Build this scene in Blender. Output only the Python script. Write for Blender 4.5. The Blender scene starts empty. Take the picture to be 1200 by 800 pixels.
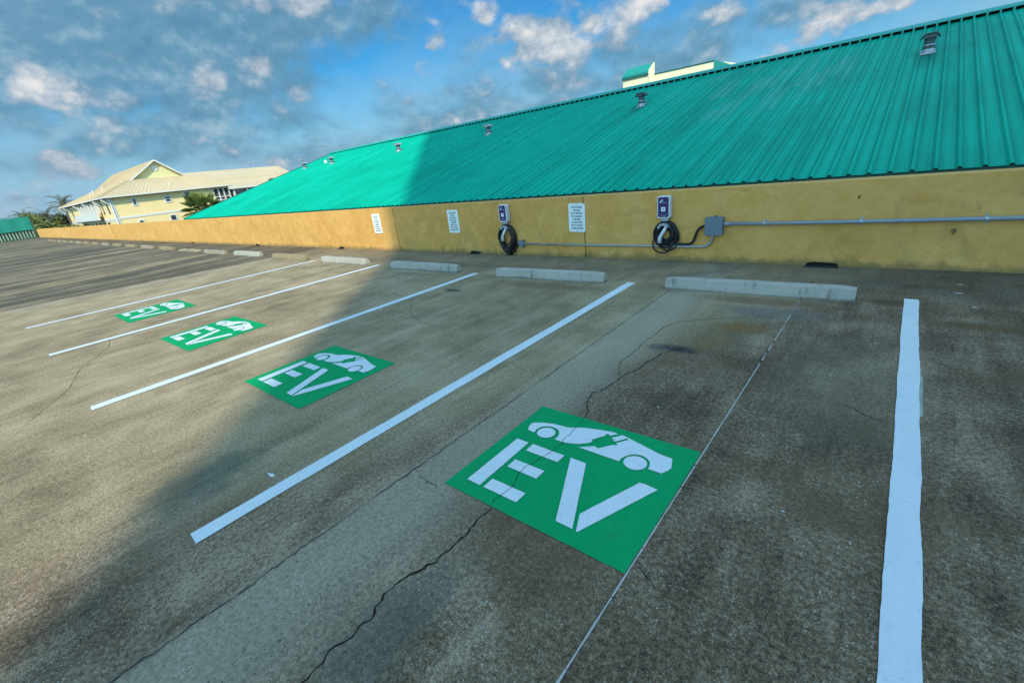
import bpy, bmesh, math, random
from mathutils import Vector, Matrix, noise as mnoise
R = math.radians
random.seed(7)
sc = bpy.context.scene
col = sc.collection

# ------------------------------------------------------------------ camera
cam_d = bpy.data.cameras.new('camera')
cam = bpy.data.objects.new('camera', cam_d); col.objects.link(cam)
YAW, PIT, ROLL = R(41.673), R(-21.178), R(-6.978)
fw = Vector((-math.sin(YAW)*math.cos(PIT), math.cos(YAW)*math.cos(PIT), math.sin(PIT)))
r0 = Vector((math.cos(YAW), math.sin(YAW), 0)); u0 = r0.cross(fw)
rt = r0*math.cos(ROLL) + u0*math.sin(ROLL); up = -r0*math.sin(ROLL) + u0*math.cos(ROLL)
cam.matrix_world = Matrix(((rt.x, up.x, -fw.x, 0), (rt.y, up.y, -fw.y, 0), (rt.z, up.z, -fw.z, 1.57), (0, 0, 0, 1)))
cam_d.sensor_width = 36; cam_d.lens = 526.7/1200*36
cam_d.clip_start = .05; cam_d.clip_end = 6000
sc.camera = cam

# ------------------------------------------------------------------ light
SUN_EL = R(37); SUN_H = Vector((.696, -.718, 0))          # where the sun stands: behind the camera, to the right
sun_d = bpy.data.lights.new('sun', 'SUN'); sun_d.energy = 3.1; sun_d.angle = R(.53); sun_d.color = (1, .92, .74)
sun = bpy.data.objects.new('sun', sun_d); col.objects.link(sun)
sdir = (SUN_H*math.cos(SUN_EL) + Vector((0, 0, math.sin(SUN_EL)))).normalized()
sun.rotation_euler = sdir.to_track_quat('Z', 'Y').to_euler(); sun.location = (0, 0, 80)
sc.view_settings.view_transform = 'Standard'; sc.view_settings.look = 'None'
sc.view_settings.gamma = 1; sc.view_settings.exposure = 0.6

class NG:
    """small helper that wires shader nodes"""
    def __init__(s, tree): s.t = tree; s.n = tree.nodes; s.l = tree.links
    def add(s, typ, **kw):
        n = s.n.new(typ)
        for k, v in kw.items(): setattr(n, k, v)
        return n
    def put(s, sock, v):
        if v is None: return
        if hasattr(v, 'is_output'): s.l.new(v, sock)
        else:
            if sock.type == 'RGBA' and len(v) == 3: v = (*v, 1)
            sock.default_value = v
    def math(s, op, a, b=None, c=None, clamp=False):
        n = s.add('ShaderNodeMath', operation=op, use_clamp=clamp)
        for i, v in enumerate((a, b, c)): s.put(n.inputs[i], v)
        return n.outputs[0]
    def vmath(s, op, a, b=None):
        n = s.add('ShaderNodeVectorMath', operation=op)
        s.put(n.inputs[0], a); s.put(n.inputs[1], b)
        return n.outputs['Value'] if op in ('LENGTH', 'DOT_PRODUCT', 'DISTANCE') else n.outputs[0]
    def noise(s, vec, scale, detail=4, rough=.55, dist=0.0):
        n = s.add('ShaderNodeTexNoise'); s.put(n.inputs['Vector'], vec)
        n.inputs['Scale'].default_value = scale; n.inputs['Detail'].default_value = detail
        n.inputs['Roughness'].default_value = rough; n.inputs['Distortion'].default_value = dist
        return n.outputs['Fac']
    def smooth(s, v, a, b, lo=0.0, hi=1.0):
        n = s.add('ShaderNodeMapRange', interpolation_type='SMOOTHSTEP')
        s.put(n.inputs[0], v)
        for i, x in enumerate((a, b, lo, hi)): n.inputs[i+1].default_value = x
        return n.outputs[0]
    def mix(s, f, a, b, mode='MIX'):
        n = s.add('ShaderNodeMix', data_type='RGBA', blend_type=mode)
        s.put(n.inputs[0], f); s.put(n.inputs[6], a); s.put(n.inputs[7], b)
        return n.outputs[2]
    def ramp(s, f, stops):
        n = s.add('ShaderNodeValToRGB'); s.put(n.inputs[0], f); e = n.color_ramp.elements
        while len(e) < len(stops): e.new(.5)
        for el, (p, c) in zip(e, stops): el.position = p; el.color = (*c, 1)
        return n.outputs[0]

# ------------------------------------------------------------------ sky: Nishita air with procedural clouds
world = bpy.data.worlds.new('World'); sc.world = world; world.use_nodes = True
g = NG(world.node_tree); g.n.clear()
sky = g.add('ShaderNodeTexSky', sky_type='NISHITA'); sky.sun_disc = False
sky.sun_elevation = SUN_EL; sky.sun_rotation = math.atan2(SUN_H.x, SUN_H.y)
sky.air_density = 1.0; sky.dust_density = .35; sky.ozone_density = 3.0; sky.altitude = 0
tc = g.add('ShaderNodeTexCoord').outputs['Generated']
sep = g.add('ShaderNodeSeparateXYZ'); g.put(sep.inputs[0], tc)
hs = g.add('ShaderNodeHueSaturation'); hs.inputs['Saturation'].default_value = 1.15; hs.inputs['Value'].default_value = 1.0
g.put(hs.inputs['Color'], sky.outputs[0])
air = g.mix(1.0, hs.outputs[0], (.13, .42, .52), 'MULTIPLY')
def blob(az, el, ra, re, amp):
    """soft mass of cloud centred on a bearing, ra wide and re high (degrees)"""
    a, e = R(az), R(el)
    d = Vector((math.cos(a)*math.cos(e), math.sin(a)*math.cos(e), math.sin(e)))
    t = Vector((-math.sin(a), math.cos(a), 0)); n_ = d.cross(t)
    dx = g.vmath('DOT_PRODUCT', warped, tuple(t/math.sin(R(ra)))); dy = g.vmath('DOT_PRODUCT', warped, tuple(n_/math.sin(R(re))))
    return g.math('POWER', .368, g.math('MULTIPLY_ADD', dx, dx, g.math('MULTIPLY', dy, dy))), amp
def total(L):
    v = g.math('MULTIPLY', L[0][0], L[0][1])
    for x, k in L[1:]: v = g.math('MULTIPLY_ADD', x, k, v)
    return g.math('MULTIPLY', v, front)
front = g.smooth(g.vmath('DOT_PRODUCT', tc, (-.66, .75, 0)), .2, .5)
wn = g.add('ShaderNodeTexNoise'); g.put(wn.inputs['Vector'], tc); wn.inputs['Scale'].default_value = 11; wn.inputs['Detail'].default_value = 6; wn.inputs['Roughness'].default_value = .6
warped = g.vmath('ADD', tc, g.vmath('MULTIPLY', g.vmath('SUBTRACT', wn.outputs['Color'], (.5, .5, .5)), (.07, .07, .06)))
cv = g.vmath('MULTIPLY', tc, (1, 1, 1.5))
cw = g.vmath('MULTIPLY', g.vmath('ADD', tc, g.vmath('MULTIPLY', g.vmath('SUBTRACT', wn.outputs['Color'], (.5, .5, .5)), (.035, .035, .035))), (1, 1, 1.5))
nA = g.noise(cv, 5.0, 6, .60)                                   # broad masses
nB = g.noise(g.vmath('ADD', cv, (3.1, 1.7, .4)), 11, 7, .62)     # cumulus texture
nC = g.noise(g.vmath('ADD', cv, (-2.1, .7, 5.4)), 3.4, 4, .55)   # thin veil
vo = g.add('ShaderNodeTexVoronoi', feature='F1'); g.put(vo.inputs['Vector'], cw); vo.inputs['Scale'].default_value = 13; vo.inputs['Detail'].default_value = 2; vo.inputs['Roughness'].default_value = .5
puff = g.math('SUBTRACT', 1.0, vo.outputs['Distance'])           # rounded billows
pf_ = g.math('MULTIPLY', g.math('SUBTRACT', puff, .52), .72)
edge_ = g.math('SUBTRACT', g.noise(g.vmath('ADD', cv, (3.1, 1.7, .412)), 11, 4, .62), g.noise(g.vmath('ADD', cv, (3.1, 1.7, .39)), 11, 4, .62))
grey = [blob(*b) for b in ((167, 14.8, 19, 5.0, .62), (152, 14.6, 9, 3.6, .52), (172, 7.5, 12, 2.6, .20), (157, 9.0, 10, 3, .26), (141.0, 15.8, 4, 2.6, .30), (122, 10.0, 11, 3.4, .28), (106, 11.0, 11, 3.6, .28), (96, 9, 6, 2, .24), (130, 5.4, 24, 3.0, .30), (112, 7.5, 9, 2, .2), (165, 3.6, 20, 2.2, .16))]
gaps = [blob(*b) for b in ((145.5, 12.2, 5, 2.2, -.30), (88, 7.0, 4.0, 3.6, -.46), (101.5, 7.8, 4.5, 1.6, -.30), (133, 16.0, 5, 1.5, -.20), (118.5, 14.8, 4, 1.6, -.26), (138.5, 10.2, 3.6, 1.8, -.24))]
white = [blob(*b) for b in ((171.5, 9.8, 4.4, 2.0, .46), (166.5, 8.6, 4.6, 1.5, .34), (154.5, 11.0, 2.6, 2.2, .46), (159, 10.0, 1.8, 1.5, .32), (159, 12.6, 1.6, 1.8, .30), (150.5, 17.0, 9, 1.2, .46), (152, 8.8, 3, 1.2, .24), (135.8, 13.0, 1.6, 2.3, .60), (129.5, 14.6, 1.8, 2.6, .46), (125.3, 12.5, 4.0, 2.4, .58), (119.0, 12.2, 4.2, 1.9, .44), (125, 9.6, 5, 1.5, .34), (113.8, 13.6, 2.4, 1.7, .60), (105.2, 11.0, 2.2, 2.2, .40), (97.5, 9.0, 1.9, 1.5, .44), (101, 6.9, 3.4, 1.1, .36), (92, 9.2, 5, 1.0, .42), (175.8, 3.0, 3.0, 1.5, .44), (171, 3.9, 3.0, 1.6, .50), (155.5, 3.2, 2.2, 1.1, .40), (150.5, 2.8, 1.8, .9, .34), (173, 16, 6, 1.6, .18), (140, 6.5, 6, 1.2, .14), (132, 6.0, 6, 1.4, .18), (122, 6.8, 7, 1.6, .20))]
gsum = g.math('ADD', total(grey + gaps), g.math('ADD', g.math('ADD', g.math('MULTIPLY', g.math('SUBTRACT', nA, .5), 1.1), g.math('MULTIPLY', pf_, .45)), g.smooth(sep.outputs[2], .28, .6, .06, .30)))  # extra cloud density overhead, out of view, added to whiten the ambient light
ga = g.smooth(gsum, -.06, .40, 0, .92)
sunny = g.smooth(g.vmath('DOT_PRODUCT', tc, tuple(sdir)), -.55, .75, 0.0, 1.0)   # whole sky boosted towards the sun, added to fill the shade
wsum = g.math('ADD', g.math('ADD', total(white), g.math('MULTIPLY', g.math('SUBTRACT', nB, .5), .85)), g.math('ADD', pf_, g.math('MULTIPLY_ADD', g.math('SUBTRACT', nC, .5), .2, .12)))
wa = g.smooth(wsum, .02, .42, 0, .97)
tone = g.math('ADD', g.math('MULTIPLY', g.math('SUBTRACT', nB, .5), .45), g.math('ADD', g.math('MULTIPLY', edge_, -1.3), g.math('MULTIPLY', g.math('SUBTRACT', nA, .5), .5)))
greyc = g.ramp(g.math('ADD', tone, .5), [(.10, (.38, 1.06, 1.66)), (.50, (.66, 1.45, 2.08)), (.92, (1.8, 2.5, 2.95))])
whitec = g.ramp(g.math('ADD', tone, g.math('ADD', .32, g.math('MULTIPLY', wsum, .38))), [(.30, (1.2, 1.75, 2.3)), (.52, (2.2, 2.55, 2.9)), (.74, (3.6, 3.6, 3.6))])
haze_f = g.math('ADD', g.smooth(sep.outputs[2], .0, .25, .92, .08), g.math('MULTIPLY', g.math('SUBTRACT', nC, .48), 1.5), clamp=True)
airh = g.mix(haze_f, air, (1.40, 2.35, 3.10))
c1 = g.mix(ga, airh, greyc)
c2 = g.vmath('MULTIPLY', g.mix(wa, c1, whitec), g.mix(sunny, (1, 1, 1), (5.3, 4.0, 3.35)))
bg = g.add('ShaderNodeBackground'); bg.inputs['Strength'].default_value = .15
g.put(bg.inputs['Color'], c2)
wo = g.add('ShaderNodeOutputWorld'); g.l.new(bg.outputs[0], wo.inputs[0])

# ------------------------------------------------------------------ materials
MATS = {}
def mat(name, color=None, rough=.6, metal=0.0, spec=.5, vary=.10, vscale=3.0, fine=.05, bump=0.0, bscale=60.0, builder=None, coat=0.0):
    m = bpy.data.materials.new(name); m.use_nodes = True
    k = NG(m.node_tree); k.n.clear()
    b = k.add('ShaderNodeBsdfPrincipled'); o = k.add('ShaderNodeOutputMaterial'); k.l.new(b.outputs[0], o.inputs[0])
    b.inputs['Roughness'].default_value = rough; b.inputs['Metallic'].default_value = metal
    b.inputs['Specular IOR Level'].default_value = spec; b.inputs['Coat Weight'].default_value = coat
    if builder: builder(k, b)
    else:
        p = k.add('ShaderNodeNewGeometry').outputs['Position']
        n1 = k.noise(p, vscale, 5, .6); n2 = k.noise(p, vscale*14, 3, .6)
        f = k.math('ADD', k.math('MULTIPLY', k.math('SUBTRACT', n1, .5), vary*4), k.math('MULTIPLY', k.math('SUBTRACT', n2, .5), fine*4))
        dark = tuple(c*.72 for c in color); lite = tuple(min(1, c*1.28) for c in color)
        k.put(b.inputs['Base Color'], k.mix(k.math('ADD', f, .5, clamp=True), dark, lite))
        if bump:
            bn = k.add('ShaderNodeBump'); bn.inputs['Strength'].default_value = bump; bn.inputs['Distance'].default_value = .01
            k.put(bn.inputs['Height'], k.noise(p, bscale, 4, .6)); k.l.new(bn.outputs[0], b.inputs['Normal'])
    MATS[name] = m
    return m
def spot(k, p, x, y, rx, ry, wob=.5):
    """0..1 mask of an irregular stain centred at x, y"""
    q = k.vmath('MULTIPLY', k.vmath('SUBTRACT', p, (x, y, 0)), (1/rx, 1/ry, 0))
    d = k.math('ADD', k.vmath('LENGTH', q), k.math('MULTIPLY', k.math('SUBTRACT', k.noise(p, 2.2/min(rx, ry)*.5+2, 5, .65), .5), wob*2.4))
    return k.smooth(d, .35, 1.05, 1, 0)
def concrete(k, b):
    p = k.add('ShaderNodeNewGeometry').outputs['Position']
    s = k.add('ShaderNodeSeparateXYZ'); k.put(s.inputs[0], p); X, Y = s.outputs[0], s.outputs[1]
    big = k.noise(p, .38, 6, .62, .4)
    mid = k.noise(p, 2.1, 6, .62, .3)
    stv = k.vmath('MULTIPLY', p, (4.2, .55, 1)); streak = k.noise(stv, 1.5, 7, .68, .35)
    st2 = k.noise(k.vmath('MULTIPLY', p, (9, 1.1, 1)), 1.2, 6, .7, .2)
    fine = k.noise(p, 46, 3, .7); grit = k.noise(p, 150, 2, .7)
    v = k.math('ADD', k.math('ADD', k.math('MULTIPLY', k.math('SUBTRACT', big, .5), 1.1), k.math('MULTIPLY', k.math('SUBTRACT', mid, .5), 1.3)),
               k.math('ADD', k.math('MULTIPLY', k.math('SUBTRACT', streak, .5), .9), k.math('MULTIPLY', k.math('SUBTRACT', fine, .5), 1.7)))
    oi = k.add('ShaderNodeObjectInfo')
    v = k.math('ADD', v, k.math('MULTIPLY', k.math('SUBTRACT', oi.outputs['Random'], .5), .12))
    v = k.math('ADD', v, k.math('MULTIPLY', k.math('SUBTRACT', grit, .5), 1.5))
    c = k.ramp(k.math('ADD', v, .5, clamp=True), [(.05, (.044, .030, .018)), (.36, (.124, .083, .049)), (.60, (.195, .135, .083)), (.95, (.36, .27, .18))])
    # greenish algae film and brown weathering in broad patches
    c = k.mix(k.smooth(k.noise(k.vmath('ADD', p, (9, 3, 0)), .9, 5, .6), .54, .74, 0, .45), c, (.100, .098, .066))
    c = k.mix(k.smooth(k.noise(k.vmath('ADD', p, (-4, 7, 0)), .8, 5, .6), .50, .66, 0, .55), c, (.125, .078, .040))
    # paler, tan bays at the left, part of the sunlight painted into the colour
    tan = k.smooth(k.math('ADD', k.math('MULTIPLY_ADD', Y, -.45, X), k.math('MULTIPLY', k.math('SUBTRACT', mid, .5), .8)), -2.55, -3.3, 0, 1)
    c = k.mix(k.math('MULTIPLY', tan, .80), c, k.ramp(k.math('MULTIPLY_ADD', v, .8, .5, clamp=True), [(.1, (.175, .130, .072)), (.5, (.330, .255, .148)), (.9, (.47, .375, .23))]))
    # older, dirtier bays beyond the last white line, streaked by tyres
    edge = k.math('ADD', X, k.math('MULTIPLY', k.math('SUBTRACT', 5.1, Y), .16))
    old = k.smooth(k.math('ADD', edge, k.math('MULTIPLY', k.math('SUBTRACT', mid, .5), .5)), -13.25, -12.75, 1, 0)
    grime = k.noise(k.vmath('MULTIPLY', p, (1.1, .16, 1)), 1.0, 7, .70, .25)
    c = k.mix(k.math('MULTIPLY', old, k.smooth(grime, .34, .62, .15, .95)), c, (.050, .046, .034))
    # tyre-darkened lanes in the middle of bays
    c = k.mix(k.math('MULTIPLY', k.smooth(st2, .48, .72, 0, .50), k.math('MULTIPLY', k.smooth(X, -2.1, -2.4, 0, 1), k.smooth(tan, 0, 1, 1, .55))), c, (.060, .055, .046))
    # bare, paler slab beside the joint
    pale = k.math('MULTIPLY', k.smooth(X, -2.02, -1.9, 0, 1), k.smooth(k.math('ADD', X, k.math('MULTIPLY', k.math('SUBTRACT', mid, .5), .7)), -1.75, -1.25, 1, 0))
    c = k.mix(k.math('MULTIPLY', pale, k.smooth(fine, .3, .7, .45, .85)), c, (.36, .31, .225))
    # dirt gathered between the wheel stops and the wall
    c = k.mix(k.math('MULTIPLY', k.smooth(Y, 5.25, 5.7, 0, 1), k.smooth(mid, .38, .62, .15, .62)), c, (.075, .066, .050))
    for x, y, rx, ry, colr, a in ((-.94, 4.14, .30, .17, (.20, .105, .03), .8), (-1.05, 3.75, .2, .3, (.19, .125, .045), .6), (.06, 5.22, .22, .12, (.085, .05, .025), .85), (.66, 4.75, .42, .13, (.12, .07, .028), .85),
                                  (-1.24, 3.46, .20, .09, (.025, .025, .025), .9), (-1.40, 3.44, .14, .10, (.05, .05, .05), .6), (-4.82, 4.26, .22, .09, (.06, .05, .04), .85), (-.95, 4.95, .8, .18, (.17, .10, .05), .75), (-3.7, 4.85, 1.1, .22, (.16, .10, .052), .7),
                                  (-.80, 4.62, .55, .22, (.105, .105, .10), .55), (-.10, 3.3, .5, 1.0, (.15, .135, .08), .4), (-6.6, 4.85, .9, .16, (.12, .09, .06), .4), (-.55, 5.3, .25, .2, (.12, .085, .05), .5), (-1.9, 5.2, .3, .3, (.15, .10, .06), .5), (-3.05, .45, .3, .5, (.07, .085, .065), .6), (-1.25, .55, .2, .5, (.10, .115, .09), .45), (-6.2, 5.6, .6, .2, (.05, .045, .04), .5), (-9.0, 5.5, .8, .25, (.05, .045, .04), .4)):
        c = k.mix(k.math('MULTIPLY', spot(k, p, x, y, rx, ry), a), c, colr)
    # exposed stones and glints of aggregate
    vo = k.add('ShaderNodeTexVoronoi'); k.put(vo.inputs['Vector'], p); vo.inputs['Scale'].default_value = 62
    cs = k.add('ShaderNodeSeparateColor'); k.put(cs.inputs[0], vo.outputs['Color'])
    stone = k.math('MULTIPLY', k.smooth(vo.outputs['Distance'], .18, .30, 1, 0), k.smooth(cs.outputs[0], .74, .78, 0, 1))
    stone = k.math('MULTIPLY', stone, k.smooth(mid, .42, .62, .1, 1))
    c = k.mix(k.math('MULTIPLY', stone, .75), c, (.55, .52, .46))
    pit = k.math('MULTIPLY', k.smooth(vo.outputs['Distance'], .15, .32, 1, 0), k.smooth(cs.outputs[1], .82, .86, 0, 1))
    c = k.mix(k.math('MULTIPLY', pit, .6), c, (.035, .033, .03))
    v2 = k.add('ShaderNodeTexVoronoi'); k.put(v2.inputs['Vector'], p); v2.inputs['Scale'].default_value = 135
    c2s = k.add('ShaderNodeSeparateColor'); k.put(c2s.inputs[0], v2.outputs['Color'])
    near = k.math('MULTIPLY', k.smooth(v2.outputs['Distance'], .2, .45, 1, 0), k.smooth(mid, .36, .6, .35, 1))
    c = k.mix(k.math('MULTIPLY', near, k.smooth(c2s.outputs[0], .80, .86, 0, .7)), c, (.42, .37, .29))
    c = k.mix(k.math('MULTIPLY', near, k.smooth(c2s.outputs[1], .74, .82, 0, .6)), c, (.035, .03, .022))
    k.put(b.inputs['Base Color'], c)
    bn = k.add('ShaderNodeBump'); bn.inputs['Strength'].default_value = .75; bn.inputs['Distance'].default_value = .006
    h = k.math('ADD', k.math('MULTIPLY', fine, .7), k.math('ADD', grit, k.math('MULTIPLY', k.math('SUBTRACT', stone, pit), .6)))
    k.put(bn.inputs['Height'], h); k.l.new(bn.outputs[0], b.inputs['Normal'])
def stucco(k, b):
    p = k.add('ShaderNodeNewGeometry').outputs['Position']
    s = k.add('ShaderNodeSeparateXYZ'); k.put(s.inputs[0], p)
    n1 = k.noise(p, 1.3, 6, .62, .8); n2 = k.noise(k.vmath('ADD', p, (4, 4, 1)), 4.5, 5, .6, 1.2); n3 = k.noise(p, 40, 3, .7)
    v = k.math('ADD', k.math('ADD', k.math('MULTIPLY', k.math('SUBTRACT', n1, .5), 1.0), k.math('MULTIPLY', k.math('SUBTRACT', n2, .5), .7)), k.math('MULTIPLY', k.math('SUBTRACT', n3, .5), .35))
    oi = k.add('ShaderNodeObjectInfo'); v = k.math('ADD', v, k.math('MULTIPLY', k.math('SUBTRACT', oi.outputs['Random'], .5), .12))
    c = k.ramp(k.math('ADD', v, .5, clamp=True), [(.15, (.50, .255, .066)), (.45, (.635, .335, .092)), (.62, (.69, .375, .115)), (.9, (.77, .45, .155))])
    # trowelled repair swirls
    w = k.add('ShaderNodeTexWave', wave_type='RINGS'); k.put(w.inputs['Vector'], k.vmath('ADD', p, (1.3, 0, .4))); w.inputs['Scale'].default_value = .5; w.inputs['Distortion'].default_value = 7; w.inputs['Detail'].default_value = 3; w.inputs['Detail Scale'].default_value = 1.4
    sw = k.math('MULTIPLY', k.smooth(w.outputs['Fac'], .93, 1.0), k.smooth(n1, .46, .62))
    c = k.mix(k.math('MULTIPLY', sw, .32), c, (.30, .19, .055))
    # grime splashed up from the deck and runs below the cap
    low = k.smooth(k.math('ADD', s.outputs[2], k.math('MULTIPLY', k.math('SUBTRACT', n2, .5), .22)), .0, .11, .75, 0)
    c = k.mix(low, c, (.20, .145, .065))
    drip = k.math('MULTIPLY', k.smooth(k.noise(k.vmath('MULTIPLY', p, (5, 5, .35)), 1.0, 4, .6), .60, .78), k.smooth(s.outputs[2], .35, 1.0, 0, .34))
    c = k.mix(drip, c, (.36, .23, .08))
    hair = k.noise(k.vmath('ADD', p, (7, 2, 3)), 2.6, 3, .5, 1.5)
    c = k.mix(k.math('MULTIPLY', k.smooth(k.math('ABSOLUTE', k.math('SUBTRACT', hair, .5)), 0, .006, .45, 0), k.smooth(n1, .50, .60)), c, (.20, .12, .04))
    k.put(b.inputs['Base Color'], c)
    bn = k.add('ShaderNodeBump'); bn.inputs['Strength'].default_value = .35; bn.inputs['Distance'].default_value = .006
    k.put(bn.inputs['Height'], k.math('ADD', k.math('MULTIPLY', n3, .35), k.math('ADD', n2, k.math('MULTIPLY', k.noise(p, 14, 4, .6), .6)))); k.l.new(bn.outputs[0], b.inputs['Normal'])
def roof_paint(k, b):
    p = k.add('ShaderNodeNewGeometry').outputs['Position']
    s = k.add('ShaderNodeSeparateXYZ'); k.put(s.inputs[0], p)
    oi = k.add('ShaderNodeObjectInfo')
    pan = k.math('FLOOR', k.math('DIVIDE', k.math('SUBTRACT', s.outputs[0], .745), .2286))
    wn1 = k.add('ShaderNodeTexWhiteNoise', noise_dimensions='1D'); k.put(wn1.inputs['W'], pan)
    run = k.noise(k.vmath('MULTIPLY', p, (7, .5, .5)), 1.3, 6, .65, .1)
    n1 = k.noise(p, .5, 5, .6)
    v = k.math('ADD', k.math('MULTIPLY', k.math('SUBTRACT', run, .5), 1.3), k.math('ADD', k.math('MULTIPLY', k.math('SUBTRACT', n1, .5), 1.0), k.math('MULTIPLY', k.math('SUBTRACT', wn1.outputs['Value'], .5), .30)))
    c = k.ramp(k.math('ADD', v, .5, clamp=True), [(.1, (.0006, .265, .172)), (.5, (.001, .352, .232)), (.9, (.004, .42, .285))])
    # chalky worn rectangles where panels were walked on or replaced
    cell = k.add('ShaderNodeCombineXYZ'); k.put(cell.inputs[0], pan); k.put(cell.inputs[1], k.math('FLOOR', k.math('ADD', k.math('MULTIPLY', s.outputs[1], .55), k.math('MULTIPLY', wn1.outputs['Value'], 3))))
    wn2 = k.add('ShaderNodeTexWhiteNoise', noise_dimensions='2D'); k.put(wn2.inputs['Vector'], cell.outputs[0])
    ch = k.math('MULTIPLY', k.smooth(wn2.outputs['Value'], .55, .62), k.math('MULTIPLY', k.smooth(spot(k, p, -3.6, 15.0, 3.2, 3.6, .25), .1, .7), k.smooth(run, .35, .6, .4, 1)))
    c = k.mix(k.math('MULTIPLY', ch, .30), c, (.16, .40, .36))
    for x in (-.02, -6.75):
        m = k.math('MULTIPLY', k.smooth(k.math('ABSOLUTE', k.math('SUBTRACT', s.outputs[0], x)), .10, .26, 1, 0), k.math('MULTIPLY', k.smooth(s.outputs[1], 13.3, 14.9, 0, 1), k.smooth(s.outputs[1], 15.0, 15.1, 1, 0)))
        c = k.mix(k.math('MULTIPLY', m, k.smooth(run, .35, .6, .25, .8)), c, (.012, .15, .10))
    k.put(b.inputs['Base Color'], c)
    # darker lines painted along both sides of every rib to deepen its shading
    fr = k.math('FRACT', k.math('DIVIDE', k.math('SUBTRACT', s.outputs[0], .745-.1143), .2286))
    dd = k.math('ABSOLUTE', k.math('SUBTRACT', fr, .5))
    rim = k.math('MULTIPLY', k.smooth(dd, .10, .16, 0, 1), k.smooth(dd, .17, .30, 1, 0))
    c = k.mix(k.math('MULTIPLY', rim, k.smooth(run, .3, .65, .30, .62)), c, (.002, .13, .10))
    k.put(b.inputs['Base Color'], c)
    k.put(b.inputs['Roughness'], k.math('ADD', k.math('MULTIPLY', n1, .2), .42))
def paint_white(k, b):
    p = k.add('ShaderNodeNewGeometry').outputs['Position']
    n1 = k.noise(p, 1.7, 6, .65); n2 = k.noise(p, 38, 4, .7); n3 = k.noise(k.vmath('MULTIPLY', p, (14, 2, 1)), 1, 5, .65)
    v = k.math('ADD', k.math('MULTIPLY', k.math('SUBTRACT', n1, .5), .5), k.math('ADD', k.math('MULTIPLY', k.math('SUBTRACT', n2, .5), .55), k.math('MULTIPLY', k.math('SUBTRACT', n3, .5), .35)))
    c = k.ramp(k.math('ADD', v, .5, clamp=True), [(.08, (.42, .45, .46)), (.42, (.585, .63, .65)), (.9, (.69, .73, .75))])
    c = k.mix(k.smooth(k.noise(p, 95, 2, .6), .66, .74, 0, .55), c, (.30, .28, .25))
    c = k.mix(k.smooth(k.math('ADD', k.noise(p, 26, 5, .75), k.math('MULTIPLY', n1, .35)), .84, .92, 0, .7), c, (.26, .23, .18))
    c = k.mix(k.smooth(k.noise(k.vmath('MULTIPLY', p, (2.2, 5, 1)), 1.4, 6, .7), .55, .78, 0, .30), c, (.42, .42, .40))
    k.put(b.inputs['Base Color'], c)
    bn = k.add('ShaderNodeBump'); bn.inputs['Strength'].default_value = .3; bn.inputs['Distance'].default_value = .004
    k.put(bn.inputs['Height'], n2); k.l.new(bn.outputs[0], b.inputs['Normal'])
def paint_green(k, b):
    p = k.add('ShaderNodeNewGeometry').outputs['Position']
    n1 = k.noise(p, 1.9, 6, .65); n2 = k.noise(p, 60, 4, .7); n3 = k.noise(p, 7, 5, .6)
    v = k.math('ADD', k.math('MULTIPLY', k.math('SUBTRACT', n1, .5), .5), k.math('ADD', k.math('MULTIPLY', k.math('SUBTRACT', n2, .5), .6), k.math('MULTIPLY', k.math('SUBTRACT', n3, .5), .35)))
    c = k.ramp(k.math('ADD', v, .5, clamp=True), [(.1, (.001, .215, .070)), (.5, (.002, .29, .098)), (.9, (.008, .34, .13))])
    c = k.mix(k.smooth(k.math('ADD', k.noise(p, 30, 5, .75), k.math('MULTIPLY', n1, .3)), .82, .92, 0, .5), c, (.075, .12, .07))
    c = k.mix(k.smooth(k.noise(k.vmath('MULTIPLY', p, (3.4, 1.0, 1)), 1.6, 6, .72), .54, .76, 0, .28), c, (.03, .10, .055))
    k.put(b.inputs['Base Color'], c)
    bn = k.add('ShaderNodeBump'); bn.inputs['Strength'].default_value = .35; bn.inputs['Distance'].default_value = .004
    k.put(bn.inputs['Height'], n2); k.l.new(bn.outputs[0], b.inputs['Normal'])
def faded_paint(k, b):
    p = k.add('ShaderNodeNewGeometry').outputs['Position']
    n = k.noise(k.vmath('MULTIPLY', p, (8, 1.5, 1)), 2.0, 6, .7)
    k.put(b.inputs['Base Color'], k.ramp(n, [(.36, (.16, .15, .12)), (.60, (.40, .39, .34))]))
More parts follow.
